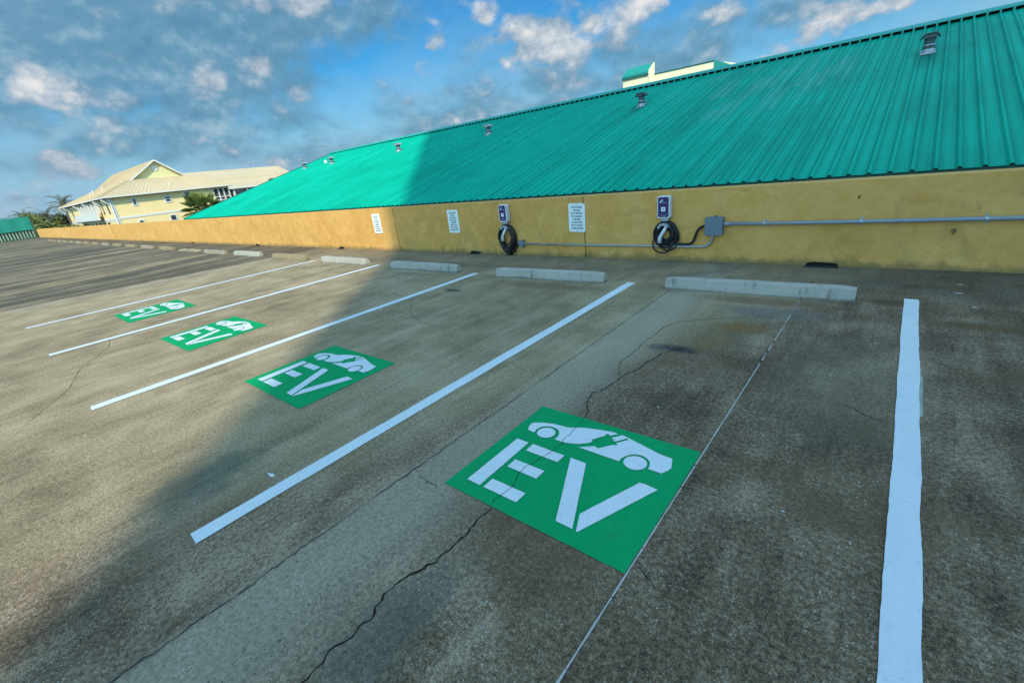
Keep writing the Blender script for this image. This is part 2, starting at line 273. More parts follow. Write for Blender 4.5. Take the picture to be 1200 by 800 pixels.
def cast(base, spots, amount):
    def f(k, b):
        p = k.add('ShaderNodeNewGeometry').outputs['Position']; oi = k.add('ShaderNodeObjectInfo')
        pp = k.vmath('ADD', p, oi.outputs['Location'])
        n1 = k.noise(pp, 2.2, 6, .65); n2 = k.noise(pp, 50, 3, .7); run = k.noise(k.vmath('MULTIPLY', pp, (8, 8, 1.2)), 1.1, 5, .65)
        v = k.math('ADD', k.math('MULTIPLY', k.math('SUBTRACT', n1, .5), 1.0), k.math('MULTIPLY', k.math('SUBTRACT', n2, .5), .5))
        c = k.mix(k.math('ADD', v, .5, clamp=True), tuple(x*.68 for x in base), tuple(min(.9, x*1.25) for x in base))
        c = k.mix(k.smooth(run, .54, .72, 0, amount), c, spots)
        s = k.add('ShaderNodeSeparateXYZ'); k.put(s.inputs[0], p)
        c = k.mix(k.smooth(k.math('ADD', s.outputs[2], k.math('MULTIPLY', k.math('SUBTRACT', n1, .5), .06)), 0, .035, .75, 0), c, (.09, .08, .065))
        vo = k.add('ShaderNodeTexVoronoi'); k.put(vo.inputs['Vector'], pp); vo.inputs['Scale'].default_value = 42
        cs = k.add('ShaderNodeSeparateColor'); k.put(cs.inputs[0], vo.outputs['Color'])
        c = k.mix(k.math('MULTIPLY', k.smooth(vo.outputs['Distance'], .1, .25, 1, 0), k.smooth(cs.outputs[0], .86, .9, 0, .6)), c, (.1, .1, .095))
        k.put(b.inputs['Base Color'], c)
        bn = k.add('ShaderNodeBump'); bn.inputs['Strength'].default_value = .5; bn.inputs['Distance'].default_value = .006
        k.put(bn.inputs['Height'], k.math('ADD', n2, n1)); k.l.new(bn.outputs[0], b.inputs['Normal'])
    return f
def metal_seams(base):
    def f(k, b):
        p = k.add('ShaderNodeNewGeometry').outputs['Position']
        n1 = k.noise(p, .25, 5, .6); run = k.noise(k.vmath('MULTIPLY', p, (1.2, 1.2, .4)), 1.6, 5, .65)
        v = k.math('ADD', k.math('MULTIPLY', k.math('SUBTRACT', n1, .5), .8), k.math('MULTIPLY', k.math('SUBTRACT', run, .5), .6))
        k.put(b.inputs['Base Color'], k.mix(k.math('ADD', v, .5, clamp=True), tuple(x*.78 for x in base), tuple(min(.9, x*1.18) for x in base)))
    return f
def leafy(dark, lite):
    def f(k, b):
        oi = k.add('ShaderNodeNewGeometry'); n = k.noise(oi.outputs['Position'], .9, 4, .6)
        r_ = k.math('ADD', k.math('MULTIPLY', oi.outputs['Random Per Island'], .65), k.math('MULTIPLY', n, .35))
        k.put(b.inputs['Base Color'], k.mix(r_, dark, lite))
    return f
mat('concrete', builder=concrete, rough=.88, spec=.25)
mat('gap_dirt', (.022, .02, .017), rough=.95)
mat('crack_fill', (.012, .011, .010), rough=.95, spec=.1)
mat('joint_dirt', (.035, .03, .024), rough=.95)
mat('sealant', (.40, .40, .38), rough=.8, vary=.25, vscale=6)
mat('stucco', builder=stucco, rough=.9, spec=.2)
mat('roof_green', builder=roof_paint, spec=.05)
mat('green_trim', (.004, .10, .075), rough=.5)
mat('green_cap', (.012, .36, .28), rough=.45)
mat('white_paint', builder=paint_white, rough=.7, spec=.3)
mat('green_paint', builder=paint_green, rough=.8, spec=.1)
mat('faded_paint', builder=faded_paint, rough=.9)
mat('cast_grey', builder=cast((.39, .35, .295), (.15, .135, .11), .8), rough=.9)
mat('cast_pale', builder=cast((.38, .35, .285), (.25, .22, .16), .5), rough=.9)
mat('cast_tan', builder=cast((.27, .205, .11), (.17, .115, .05), .6), rough=.9)
mat('cast_brown', builder=cast((.29, .24, .16), (.10, .075, .05), .8), rough=.9)
mat('chip_brown', (.20, .12, .035), rough=.9)
mat('sign_white', (.78, .84, .80), rough=.45, vary=.05)
mat('sign_green', (.003, .055, .032), rough=.5)
mat('bolt_metal', (.35, .35, .34), rough=.4, metal=.8)
mat('shell_white', (.62, .63, .64), rough=.4, vary=.05)
mat('shell_navy', (.018, .012, .105), rough=.22, vary=.05, coat=.3)
mat('print_white', (.72, .74, .76), rough=.5, vary=.02)
mat('print_pale', (.22, .24, .42), rough=.5, vary=.02)
mat('print_teal', (.03, .30, .33), rough=.5, vary=.02)
mat('rubber', (.010, .010, .011), rough=.45)
mat('holster_grey', (.34, .36, .39), rough=.45)
mat('box_grey', (.135, .175, .205), rough=.5, vary=.06)
mat('conduit_grey', (.36, .38, .39), rough=.38, metal=.55, vary=.10)
mat('pvc_grey', (.24, .26, .275), rough=.5, vary=.10)
mat('galvanised', (.40, .42, .43), rough=.45, metal=.6, vary=.15, vscale=8)
mat('vent_dark', (.055, .085, .085), rough=.5, metal=.2)
mat('cream', (.76, .69, .45), rough=.85, vary=.05)
mat('mansard', (.006, .24, .20), rough=.5)
mat('house_yellow', (.76, .575, .28), rough=.85, vary=.05, vscale=.6)
mat('gable_yellow', (.62, .58, .29), rough=.85, vary=.05)
mat('house_roof', builder=metal_seams((.53, .41, .25)), rough=.55)
mat('house_trim', (.60, .585, .54), rough=.6, vary=.04)
mat('window_dark', (.035, .045, .052), rough=.12, spec=.6)
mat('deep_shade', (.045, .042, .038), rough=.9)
mat('bark', (.13, .10, .075), rough=.95, vary=.25, bump=.5, bscale=12)
mat('leaf_dark', builder=leafy((.012, .022, .010), (.055, .085, .030)), rough=.6)
mat('leaf_mid', builder=leafy((.035, .052, .010), (.20, .215, .045)), rough=.6)
mat('leaf_dry', builder=leafy((.055, .055, .028), (.17, .155, .085)), rough=.7)
mat('palm_leaf', builder=leafy((.05, .085, .02), (.30, .33, .09)), rough=.45)
mat('date_leaf', builder=leafy((.045, .050, .028), (.20, .19, .10)), rough=.6)
mat('windscreen_green', (.004, .19, .135), rough=.8, vary=.12, vscale=1.4)
mat('fence_green', (.02, .11, .075), rough=.6)
mat('picket_pale', (.22, .28, .20), rough=.8)
mat('pole_grey', (.20, .20, .20), rough=.6)
mat('roof_paleblue', (.50, .62, .64), rough=.6)
mat('awning_yellow', (.75, .48, .06), rough=.7)
mat('soil', (.10, .10, .055), rough=.95, vary=.3, vscale=.08, fine=.1)
mat('tower_wall', (.62, .58, .50), rough=.85)

# ------------------------------------------------------------------ mesh helpers
class MB:
    def __init__(s): s.v = []; s.f = []
    def face(s, pts):
        i = len(s.v); s.v += [tuple(p) for p in pts]; s.f.append(tuple(range(i, i+len(pts)))); return s
    def box(s, x0, x1, y0, y1, z0, z1):
        i = len(s.v)
        s.v += [(x0, y0, z0), (x1, y0, z0), (x1, y1, z0), (x0, y1, z0), (x0, y0, z1), (x1, y0, z1), (x1, y1, z1), (x0, y1, z1)]
        for q in ((3, 2, 1, 0), (4, 5, 6, 7), (0, 1, 5, 4), (1, 2, 6, 5), (2, 3, 7, 6), (3, 0, 4, 7)): s.f.append(tuple(i+k for k in q))
        return s
    def prism(s, poly, axis, a, b):
        """extrude an outline given in the two other axes"""
        def P(p, t): return {'x': (t, p[0], p[1]), 'y': (p[0], t, p[1]), 'z': (p[0], p[1], t)}[axis]
        n = len(poly); i = len(s.v)
        s.v += [P(p, a) for p in poly] + [P(p, b) for p in poly]
        s.f.append(tuple(range(i+n-1, i-1, -1))); s.f.append(tuple(range(i+n, i+2*n)))
        for k in range(n): s.f.append((i+k, i+(k+1) % n, i+n+(k+1) % n, i+n+k))
        return s
    def tube(s, pts, r, n=8, caps=True):
        pts = [Vector(p) for p in pts]; rr = r if isinstance(r, (list, tuple)) else [r]*len(pts)
        i0 = len(s.v); ref = None
        for k, p in enumerate(pts):
            d = (pts[min(k+1, len(pts)-1)] - pts[max(k-1, 0)]).normalized()
            if ref is None: ref = Vector((0, 0, 1)) if abs(d.z) < .9 else Vector((1, 0, 0))
            a = d.cross(ref)
            if a.length < 1e-4: a = d.cross(Vector((.3, 1, .2)))
            a.normalize(); b = a.cross(d); ref = b
            for j in range(n):
                t = 2*math.pi*j/n; s.v.append(tuple(p + (a*math.cos(t) + b*math.sin(t))*rr[k]))
        for k in range(len(pts)-1):
            for j in range(n):
                s.f.append((i0+k*n+j, i0+k*n+(j+1) % n, i0+(k+1)*n+(j+1) % n, i0+(k+1)*n+j))
        if caps: s.f.append(tuple(i0+j for j in range(n-1, -1, -1))); s.f.append(tuple(i0+(len(pts)-1)*n+j for j in range(n)))
        return s
    def build(s, name, m, parent=None, smooth=False, bevel=0.0, recalc=True):
        me = bpy.data.meshes.new(name); me.from_pydata(s.v, [], s.f)
        if recalc or bevel:
            bm = bmesh.new(); bm.from_mesh(me)
            bmesh.ops.remove_doubles(bm, verts=bm.verts, dist=1e-5)
            if recalc: bmesh.ops.recalc_face_normals(bm, faces=bm.faces)
            if bevel: bmesh.ops.bevel(bm, geom=[e for e in bm.edges if e.is_manifold and e.calc_face_angle(0) > .5], offset=bevel, segments=2, affect='EDGES', profile=.5)
            bm.to_mesh(me); bm.free()
        if smooth:
            for p in me.polygons: p.use_smooth = True
        me.materials.append(MATS[m])
        o = bpy.data.objects.new(name, me); col.objects.link(o)
        if parent: o.parent = parent
        return o
def link(name, me, parent=None, loc=(0, 0, 0), rz=0.0):
    o = bpy.data.objects.new(name, me); col.objects.link(o); o.location = loc; o.rotation_euler = (0, 0, rz)
    if parent: o.parent = parent
    return o
def tag(o, label=None, cat=None, group=None, kind=None):
    for k, v in (('label', label), ('category', cat), ('group', group), ('kind', kind)):
        if v: o[k] = v
    return o
def thing(name, label, cat, loc=(0, 0, 0), rz=0.0, group=None):
    o = bpy.data.objects.new(name, None); col.objects.link(o); o.location = loc; o.rotation_euler = (0, 0, rz); o.empty_display_size = .2
    return tag(o, label, cat, group)
def copy_tree(o, parent=None):
    c = o.copy(); col.objects.link(c)
    if parent: c.parent = parent
    for ch in list(o.children): copy_tree(ch, c)
    return c

# ------------------------------------------------------------------ ground and deck
m = MB(); m.face([(-2500, -2500, -2.3), (2500, -2500, -2.3), (2500, 2500, -2.3), (-2500, 2500, -2.3)])
tag(m.build('ground', 'soil'), kind='structure')
WY = 6.563; WZ = .983
deck = MB().box(-82, 45, -70, 6.9, -.6, -.03).build('parking_deck', 'gap_dirt'); tag(deck, kind='structure')
def jag(x, amp=.004): return x
xs = [(-82, .0), (-55, .003), (-36, .003), (-22.5, .003), (-13.1, .004), (-9.03, .003), (-3.02, .0022), (-1.953, .0022), (-.628, .0035), (9.0, .004), (45, 0)]
for (x0, g0), (x1, g1) in zip(xs, xs[1:]):
    for y0, y1 in ((-70, -9), (-9, 5.86)):
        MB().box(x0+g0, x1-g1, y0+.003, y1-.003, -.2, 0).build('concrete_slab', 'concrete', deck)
ax = [-82, -60, -40, -24.3, -14.1, -9.03, -3.9, -1.92, 4.0, 45]
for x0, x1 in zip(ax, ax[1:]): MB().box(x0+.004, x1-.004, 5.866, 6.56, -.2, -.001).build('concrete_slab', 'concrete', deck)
# pale sealant bead down the joint beside the nearest marking, worn away in places
m = MB(); y = .1; rs = random.Random(3)
while y < 5.05:
    L = rs.uniform(.05, .32); gap = rs.uniform(.0, .06) if y > 3 else rs.uniform(0, .009); n = 5
    for i in range(n):
        a, b_ = y+L*i/n, y+L*(i+1)/n
        w0, w1 = .0034+.003*mnoise.noise((0, a*9, 1)), .0034+.003*mnoise.noise((0, b_*9, 1))
        if y > 4.4: w0 *= .5; w1 *= .5
        m.face([(-.628-w0, a, .0012), (-.628+w0, a, .0012), (-.628+w1, b_, .0012), (-.628-w1, b_, .0012)])
    y += L+gap
m.build('joint_sealant', 'sealant', deck, recalc=False)
def ribbon(name, pts, w, z, matn='crack_fill', seed=0, sub=7, rough=.010):
    """jagged crack: a thin flat strip of changing width"""
    P = []; rs = random.Random(seed)
    for i in range(len(pts)-1):
        a, b_ = Vector(pts[i]), Vector(pts[i+1]); n = max(2, min(sub, int((b_-a).length/.016)))
        for k in range(n):
            q = a.lerp(b_, k/n); P.append((q.x + (rs.uniform(-1, 1)*rough if k else 0), q.y + (rs.uniform(-1, 1)*rough*.6 if k else 0)))
    P.append(tuple(pts[-1])[:2]); m = MB(); pv = None
    for i, (x, y) in enumerate(P):
        a = Vector(P[max(i-1, 0)]); b_ = Vector(P[min(i+1, len(P)-1)]); d = (b_-a).normalized(); n_ = Vector((-d.y, d.x))
        f = min(1, i/3, (len(P)-1-i)/3)+.12
        ww = w*f*(.45+.9*rs.random()); q = Vector((x, y))
        cur = (q+n_*ww*.5, q-n_*ww*.5)
        if pv: m.face([(*pv[0], z), (*pv[1], z), (*cur[1], z), (*cur[0], z)])
        pv = cur
    return m.build(name, matn, deck, recalc=False)
ck = [(-1.349, .216), (-1.355, .272), (-1.362, .311), (-1.37, .356), (-1.351, .398), (-1.363, .451), (-1.349, .505), (-1.38, .557), (-1.398, .608), (-1.393, .67), (-1.382, .73), (-1.36, .769), (-1.342, .812), (-1.345, .876), (-1.338, .933), (-1.335, .997), (-1.349, 1.054), (-1.357, 1.107), (-1.344, 1.196), (-1.349, 1.225)]
ck2 = [(-1.349, 1.22), (-1.366, 1.24), (-1.368, 1.275), (-1.363, 1.311), (-1.357, 1.348), (-1.353, 1.37), (-1.357, 1.402), (-1.38, 1.448), (-1.394, 1.476), (-1.391, 1.52), (-1.394, 1.562), (-1.379, 1.593), (-1.371, 1.654), (-1.357, 1.697), (-1.345, 1.751), (-1.355, 1.788), (-1.343, 1.82), (-1.337, 1.835), (-1.355, 1.874), (-1.354, 1.921), (-1.357, 2.038), (-1.369, 2.15)]
ck3 = [(-1.369, 2.13), (-1.382, 2.211), (-1.462, 2.327), (-1.503, 2.478), (-1.464, 2.516), (-1.442, 2.637), (-1.434, 2.756), (-1.411, 2.888), (-1.372, 2.991), (-1.368, 3.102), (-1.335, 3.254), (-1.336, 3.301), (-1.269, 3.427), (-1.193, 3.51)]
ribbon('crack', [(-1.36, -.8), (-1.34, -.3), (-1.35, 0)] + ck, .0070, .0016, seed=1)
ribbon('crack', ck2, .0028, .0098, seed=2, rough=.006)
ribbon('crack', ck3, .0075, .0016, seed=3)
ribbon('crack', [(-1.385, .705), (-1.366, .735), (-1.35, .78), (-1.343, .83)], .006, .0018, seed=4)
ribbon('crack', [(-1.434, 2.756), (-1.493, 2.891), (-1.555, 3.015), (-1.544, 3.207), (-1.558, 3.536), (-1.544, 3.739), (-1.537, 3.922), (-1.472, 4.074), (-1.349, 4.185), (-1.151, 4.304), (-.971, 4.403), (-.64, 4.50)], .0042, .0016, seed=5)
ribbon('crack', [(-.617, 1.275), (-.585, 1.271), (-.538, 1.245), (-.505, 1.216)], .004, .0016, seed=6)
ribbon('crack', [(-1.90, 1.19), (-1.82, 1.18), (-1.70, 1.172)], .004, .0016, seed=7)
ribbon('crack', [(-.10, 3.05), (-.03, 3.0), (.06, 2.93), (.16, 2.9)], .004, .0016, seed=8)
for i0, i1, w_ in ((0, 3, .007), (3, 7, .005), (8, 10, .008), (10, 15, .004), (16, 19, .006), (19, 24, .0032), (25, 28, .004), (28, 31, .005)):
    ribbon('crack', [(-1.951+.012*mnoise.noise((0, k*.9, 4)), -.6+k*.19) for k in range(i0, i1+1)], w_, .0017, seed=90+i0, rough=.012, matn='joint_dirt')
ribbon('crack', [(-5.9, 4.1), (-5.6, 3.8), (-5.1, 3.75), (-4.6, 3.3), (-4.2, 3.1), (-3.5, 3.0)], .0045, .0016, seed=10)
ribbon('crack', [(-8.3, .9), (-7.6, .75), (-6.8, .35), (-6.2, .2), (-5.2, -.3)], .004, .0016, seed=11)
rs = random.Random(5)
for x, y, s_ in ((-2.70, .70, .035), (.57, 5.99, .03), (.55, 5.68, .035), (.63, 5.27, .025), (-1.02, 2.5, .012), (-5.1, 3.2, .03), (-.2, 1.9, .012)):
    pts = [(x+math.cos(a)*s_*rs.uniform(.4, 1.3), y+math.sin(a)*s_*.35*rs.uniform(.5, 1.3), .0022) for a in [k*math.pi/4 for k in range(8)]]
    MB().face(pts).build('paint_chip', 'white_paint', deck, recalc=False)

# ------------------------------------------------------------------ painted bay lines
def wavy_line(xc, w, y0, y1, z, amp, seed, name='bay_line', matn='white_paint', xd=0.0):
    m = MB(); n = int((y1-y0)/.04); pv = None
    for i in range(n+1):
        t = i/n; y = y0+(y1-y0)*t
        e0 = amp*mnoise.noise((y*3.1, seed, 0)) + amp*.35*mnoise.noise((y*17, seed, 3)); e1 = amp*mnoise.noise((y*3.1, seed, 9)) + amp*.35*mnoise.noise((y*17, seed, 5))
        xx = xc + xd*(1-t)
        cur = ((xx-w/2+e0, y+(.006 if i in (0, n) else 0), z), (xx+w/2+e1, y, z))
        if pv: m.face([pv[0], pv[1], cur[1], cur[0]])
        pv = cur
    return m.build(name, matn, recalc=False)
tag(wavy_line(.211, .106, -.6, 5.37, .005, .007, 1.3), 'wide white bay line running to the bottom right corner, right of the nearest EV square', 'bay line', 'white bay lines on the deck')
tag(wavy_line(-2.514, .108, .222, 5.262, .005, .004, 2.3), 'white bay line between the nearest EV square and the second EV square', 'bay line', 'white bay lines on the deck')
tag(wavy_line(-5.20, .118, .225, 5.17, .005, .004, 3.3, xd=-.06), 'white bay line between the second and third EV squares, ending in sunlight', 'bay line', 'white bay lines on the deck')
tag(wavy_line(-8.03, .115, .226, 5.25, .005, .004, 4.3, xd=-.06), 'white bay line between the third EV square and the farthest EV square', 'bay line', 'white bay lines on the deck')
tag(wavy_line(-10.62, .115, .20, 5.20, .005, .004, 5.3, xd=-.16), 'thin white bay line beyond the farthest EV square', 'bay line', 'white bay lines on the deck')
tag(wavy_line(-12.5, .11, .1, 5.1, .005, .012, 6.3, matn='faded_paint', xd=-.9), 'old worn grey bay line at the edge of the dirty dark bays', 'bay line')
MB().face([(.262, 3.06, .0035), (.276, 3.06, .0035), (.280, 3.62, .0035), (.264, 3.62, .0035)]).build('old_paint_edge', 'faded_paint', deck, recalc=False)

# ------------------------------------------------------------------ EV squares
CAR_REAR = [(.081, .654), (.07, .682), (.065, .711), (.076, .73), (.112, .751), (.161, .768), (.207, .779), (.251, .782), (.288, .784), (.319, .795), (.36, .819), (.415, .84), (.472, .855), (.53, .868), (.572, .875), (.6, .869), (.57, .838), (.563, .83), (.553, .841), (.541, .841), (.537, .826), (.542, .816), (.492, .743), (.504, .726), (.493, .705), (.474, .689), (.442, .664), (.41, .65), (.369, .639), (.334, .637), (.297, .636), (.296, .675), (.285, .707), (.262, .732), (.232, .743), (.198, .743), (.167, .731), (.143, .708), (.135, .672), (.142, .641), (.132, .635), (.092, .642)]
CAR_FRONT = [(.46, .64), (.495, .662), (.537, .694), (.563, .687), (.568, .688), (.619, .752), (.648, .769), (.632, .781), (.679, .847), (.665, .855), (.616, .788), (.586, .818), (.626, .873), (.672, .862), (.751, .841), (.821, .821), (.892, .803), (.955, .8), (.98, .717), (.971, .688), (.953, .654), (.881, .655), (.878, .682), (.867, .709), (.845, .731), (.815, .744), (.781, .741), (.753, .725), (.731, .696), (.722, .668), (.722, .637), (.532, .638)]
PIECES = [('car_rear', CAR_REAR), ('car_front', CAR_FRONT),
          ('car_wheel', [(.211+.059*math.cos(t*math.pi/12), .671+.055*math.sin(t*math.pi/12)) for t in range(24)]),
          ('car_wheel', [(.802+.063*math.cos(t*math.pi/12), .668+.059*math.sin(t*math.pi/12)) for t in range(24)]),
          ('letter_stem', [(.09, .531), (.179, .531), (.186, .085), (.092, .085)]),
          ('letter_bar', [(.211, .533), (.437, .531), (.436, .46), (.212, .46)]), ('letter_bar', [(.213, .36), (.417, .36), (.417, .284), (.213, .285)]), ('letter_bar', [(.211, .162), (.438, .162), (.437, .085), (.213, .085)]),
          ('letter_stroke', [(.477, .533), (.578, .531), (.767, .085), (.675, .086)]), ('letter_stroke', [(.888, .530), (.918, .535), (.986, .527), (.795, .081), (.787, .085), (.746, .185)])]
def soft_edges(poly, seed, amp=.0016, step=.03):
    out = []
    for i, a in enumerate(poly):
        b_ = poly[(i+1) % len(poly)]; L = math.dist(a, b_); n = max(1, int(L/step))
        for k in range(n):
            x, y = a[0]+(b_[0]-a[0])*k/n, a[1]+(b_[1]-a[1])*k/n
            out.append((x+amp*mnoise.noise((x*30, y*30, seed)), y+amp*mnoise.noise((x*30, y*30, seed+7))))
    return out
ev0 = thing('charging_bay_marking', 'large green EV square with white car and plug, nearest the camera in full shade', 'bay marking', (-1.70, 1.217, 0), group='green EV squares painted in the bays')
sq = soft_edges([(0, 0), (1.066, 0), (1.063, .934), (-.002, .934)], 1, .004, .05)
MB().face([(x, y, .004) for x, y in sq]).build('green_square', 'green_paint', ev0, recalc=False)
for i, (nm, poly) in enumerate(PIECES):
    MB().face([(x, y, .008) for x, y in soft_edges(poly, i*3.1)]).build(nm, 'white_paint', ev0, recalc=False)
for x, rz, lb in ((-4.445, 0.0, 'green EV square with white car, second from the camera, its left edge reaching the sunlight'), (-7.19, .02, 'small looking green EV square in full sun, third from the camera'), (-9.93, .0, 'farthest and smallest green EV square, in full sun')):
    c = copy_tree(ev0); c.location = (x, 1.217, 0); c.rotation_euler.z = rz; c['label'] = lb

# ------------------------------------------------------------------ wheel stops
def stop_mesh(seed, broken=0.0):
    rs = random.Random(seed); prof = [(0, 0), (.012, .055), (.030, .118), (.045, .130), (.115, .130), (.130, .118), (.150, .055), (.162, 0)]
    m = MB(); N = 26; L = 1.83; n = len(prof)
    for i in range(N+1):
        x = -L/2+L*i/N; e = min(i, N-i); sh = (.80, .93, .985, 1)[min(e, 3)]
        for j, (y, z) in enumerate(prof):
            d = .004*mnoise.noise((x*7+seed, y*30, z*30))
            if j in (2, 3) and rs.random() < .10: d -= .012*rs.random()
            if j in (0, 1) and rs.random() < .08: d -= .010*rs.random()
            zz = z*(1-(1-sh)*.55)
            if broken: zz *= 1-broken*max(0, mnoise.noise((x*3.5+seed*2, 1, 0))+.35)
            yy = .081+(y-.081)*(sh if e < 2 else 1)
            m.v.append((x+.004*mnoise.noise((y*40, z*40, seed)), yy-d*.7, max(0, zz+d*(.6 if z > .05 else 0))))
    for i in range(N):
        for j in range(n-1): m.f.append((i*n+j, (i+1)*n+j, (i+1)*n+j+1, i*n+j+1))
    m.f.append(tuple(range(n))); m.f.append(tuple(N*n+j for j in range(n-1, -1, -1)))
    return m
stops = [(-1.11, 5.135, 'grey', 'pale grey concrete wheel stop in front of the right charger, largest and nearest', .022), (-3.78, 5.10, 'grey', 'grey concrete wheel stop below the sign between the two chargers', .045), (-6.52, 5.085, 'grey', 'grey concrete wheel stop with dark drips, left of the left charger', .012),
         (-9.28, 5.13, 'pale', 'off white concrete wheel stop at the shadow edge, below the leftmost sign', -.005), (-11.87, 5.13, 'tan', 'tan yellow wheel stop with a chipped base, just left of the off white one', .0), (-14.62, 5.17, 'pale', 'off white wheel stop at the head of the old worn bay line', .006), (-17.15, 5.13, 'brown', 'crumbling brownish wheel stop, next left of the off white one at the worn line', .01)]
for i, (x, y, c_, lb, rz) in enumerate(stops):
    t = thing('wheel_stop', lb, 'wheel stop', (x, y, 0), rz, 'concrete wheel stops along the wall')
    stop_mesh(i*1.7+1, .3 if i == 6 else 0).build('concrete_bar', 'cast_'+c_, t, smooth=False)
    for sx in (-.62, .62): MB().tube([(sx, .081, .12), (sx, .081, .1335)], .011, 8).build('steel_pin', 'bolt_metal', t)
# rubble of one broken stop
t = thing('broken_wheel_stop', 'broken low rubble of a wheel stop among the row under the sunlit wall', 'wheel stop', (-19.85, 5.17, 0), 0, 'concrete wheel stops along the wall')
for k in range(6):
    x = -.85+k*.33+random.uniform(-.06, .06); w = random.uniform(.10, .17); h = random.uniform(.04, .095)
    MB().prism([(x-w, 0), (x+w, 0), (x+w*.7, h*.8), (x+w*.1, h), (x-w*.75, h*.65)], 'y', random.uniform(-.05, .03), random.uniform(.14, .24)).build('rubble_piece', 'cast_brown', t, bevel=.01)
ords = ['nearest', 'second', 'third', 'fourth', 'fifth', 'sixth', 'seventh', 'eighth', 'ninth', 'tenth', 'eleventh', 'twelfth', 'thirteenth']
for k in range(13):
    x = -22.75-k*3.02; o = stop_mesh(20+k*1.3).build('wheel_stop', 'cast_tan' if k % 3 != 1 else 'cast_brown'); o.location = (x, 5.18+.004*k, 0); o.rotation_euler.z = random.uniform(-.02, .02)
    tag(o, f'weathered {"tan" if k % 3 != 1 else "brown"} wheel stop, {ords[k]} beyond the broken one in the far row', 'wheel stop', 'concrete wheel stops along the wall')

# ------------------------------------------------------------------ parapet wall
wall = thing('parapet_wall', 'long low ochre yellow stucco wall along the back of the parking deck', 'wall', (0, WY, 0))
jx = [-81.0] + [-3.95-5.07*k for k in range(15, -1, -1)] + [1.12, 6.2, 11.3, 16.4, 21.5, 26.6, 31.7]
slots = [(-.79, -.48), (-6.67, -6.40), (-11.77, -11.50), (-17.3, -17.0), (-24.2, -23.9)]
for x0, x1 in zip(jx, jx[1:]):
    a, b_ = x0+.010, x1-.010; poly = [(a, -.02)]
    for s0, s1 in sorted(slots):
        if a < s0 and s1 < b_:
            poly += [(s0-.01, -.02), (s0-.012, .012), (s0+.01, .036), (s0+.06, .048), (s1-.07, .044), (s1+.003, .034), (s1+.012, .010), (s1+.01, -.02)]
    poly += [(b_, -.02), (b_, WZ), (a, WZ)]
    MB().prism(poly, 'y', 0, .30).build('wall_panel', 'stucco', wall)
MB().box(-81, 31.7, .05, .28, -.02, WZ-.03).build('wall_core', 'gap_dirt', wall)
for s0, s1 in slots:
    MB().box(s0-.02, s1+.02, -.10, .045, -.004, .0008).build('drain_stain', 'gap_dirt', wall)
# small chips in the stucco
rs = random.Random(11)
for x, z, w, h in ((-.365, .80, .022, .03), (.47, .42, .03, .055), (-1.93, .34, .012, .02), (-6.0, .7, .012, .02)):
    m = MB(); pts = [(x+w*math.cos(a)*rs.uniform(.4, 1), -.0015, z+h*math.sin(a)*rs.uniform(.4, 1)) for a in [k*math.pi/4 for k in range(8)]]
    m.face(pts).build('stucco_chip', 'chip_brown', wall, recalc=False)

# ------------------------------------------------------------------ signs
def rrect(w, h, r, n=4):
    out = []
    for cx, cy, a0 in ((w/2-r, h/2-r, 0), (-w/2+r, h/2-r, 90), (-w/2+r, -h/2+r, 180), (w/2-r, -h/2+r, 270)):
        for k in range(n+1):
            a = R(a0+90*k/n); out.append((cx+r*math.cos(a), cy+r*math.sin(a)))
    return out
def text_mesh(name, s, width, height, m):
    cu = bpy.data.curves.new(name, 'FONT'); cu.body = s; cu.size = 1; cu.align_x = 'CENTER'; cu.align_y = 'CENTER'; cu.resolution_u = 2; cu.offset = .026
    o = bpy.data.objects.new(name, cu); col.objects.link(o)
    dg = bpy.context.evaluated_depsgraph_get(); me = bpy.data.meshes.new_from_object(o.evaluated_get(dg)); bpy.data.objects.remove(o)
    xs_ = [v.co.x for v in me.vertices]; ys_ = [v.co.y for v in me.vertices]
    cx, cy = (max(xs_)+min(xs_))/2, (max(ys_)+min(ys_))/2; sx = width/(max(xs_)-min(xs_)); sy = height/(max(ys_)-min(ys_))
    for v in me.vertices: v.co = ((v.co.x-cx)*sx, 0, (v.co.y-cy)*sy)
    me.materials.clear(); me.materials.append(MATS[m]); me.name = name
    return me
LINES = [('UNAUTHORIZED', .200), ('VEHICLES', .130), ('NOT CONNECTED', .215), ('FOR CHARGING', .200), ('PURPOSES', .140), ('WILL BE TOWED', .205), ('AWAY AT VEHICLE', .220), ("OWNER'S EXPENSE", .235)]
tm = [text_mesh('lettering', s_, w_, .030, 'sign_green') for s_, w_ in LINES]
frame = rrect(.312, .458, .03)
sg0 = None
for x, z, lb in ((-4.078, .655, 'white towing notice with green lettering, over the wall joint between the two chargers'), (-7.034, .648, 'white towing notice with green lettering just left of the left charger'), (-9.732, .640, 'white towing notice standing furthest left, at the edge of the sunlight')):
    if sg0 is None:
        sg0 = sg = thing('towing_sign', lb, 'sign', (x, WY, z), 0, 'white towing signs on the wall')
        MB().prism(frame, 'y', -.012, -.004).build('sign_plate', 'sign_white', sg)
        for i, me in enumerate(tm): o = link('lettering', me, sg, (0, -.0135, .170-i*.0485))
        for zz in (.212, -.212): MB().tube([(0, -.0125, zz), (0, -.017, zz)], .007, 8).build('bolt', 'bolt_metal', sg)
    else:
        sg = copy_tree(sg0); sg.location = (x, WY, z); sg['label'] = lb
    sg.rotation_euler.y = {-4.078: .03, -7.034: .01, -9.732: .0}[x]

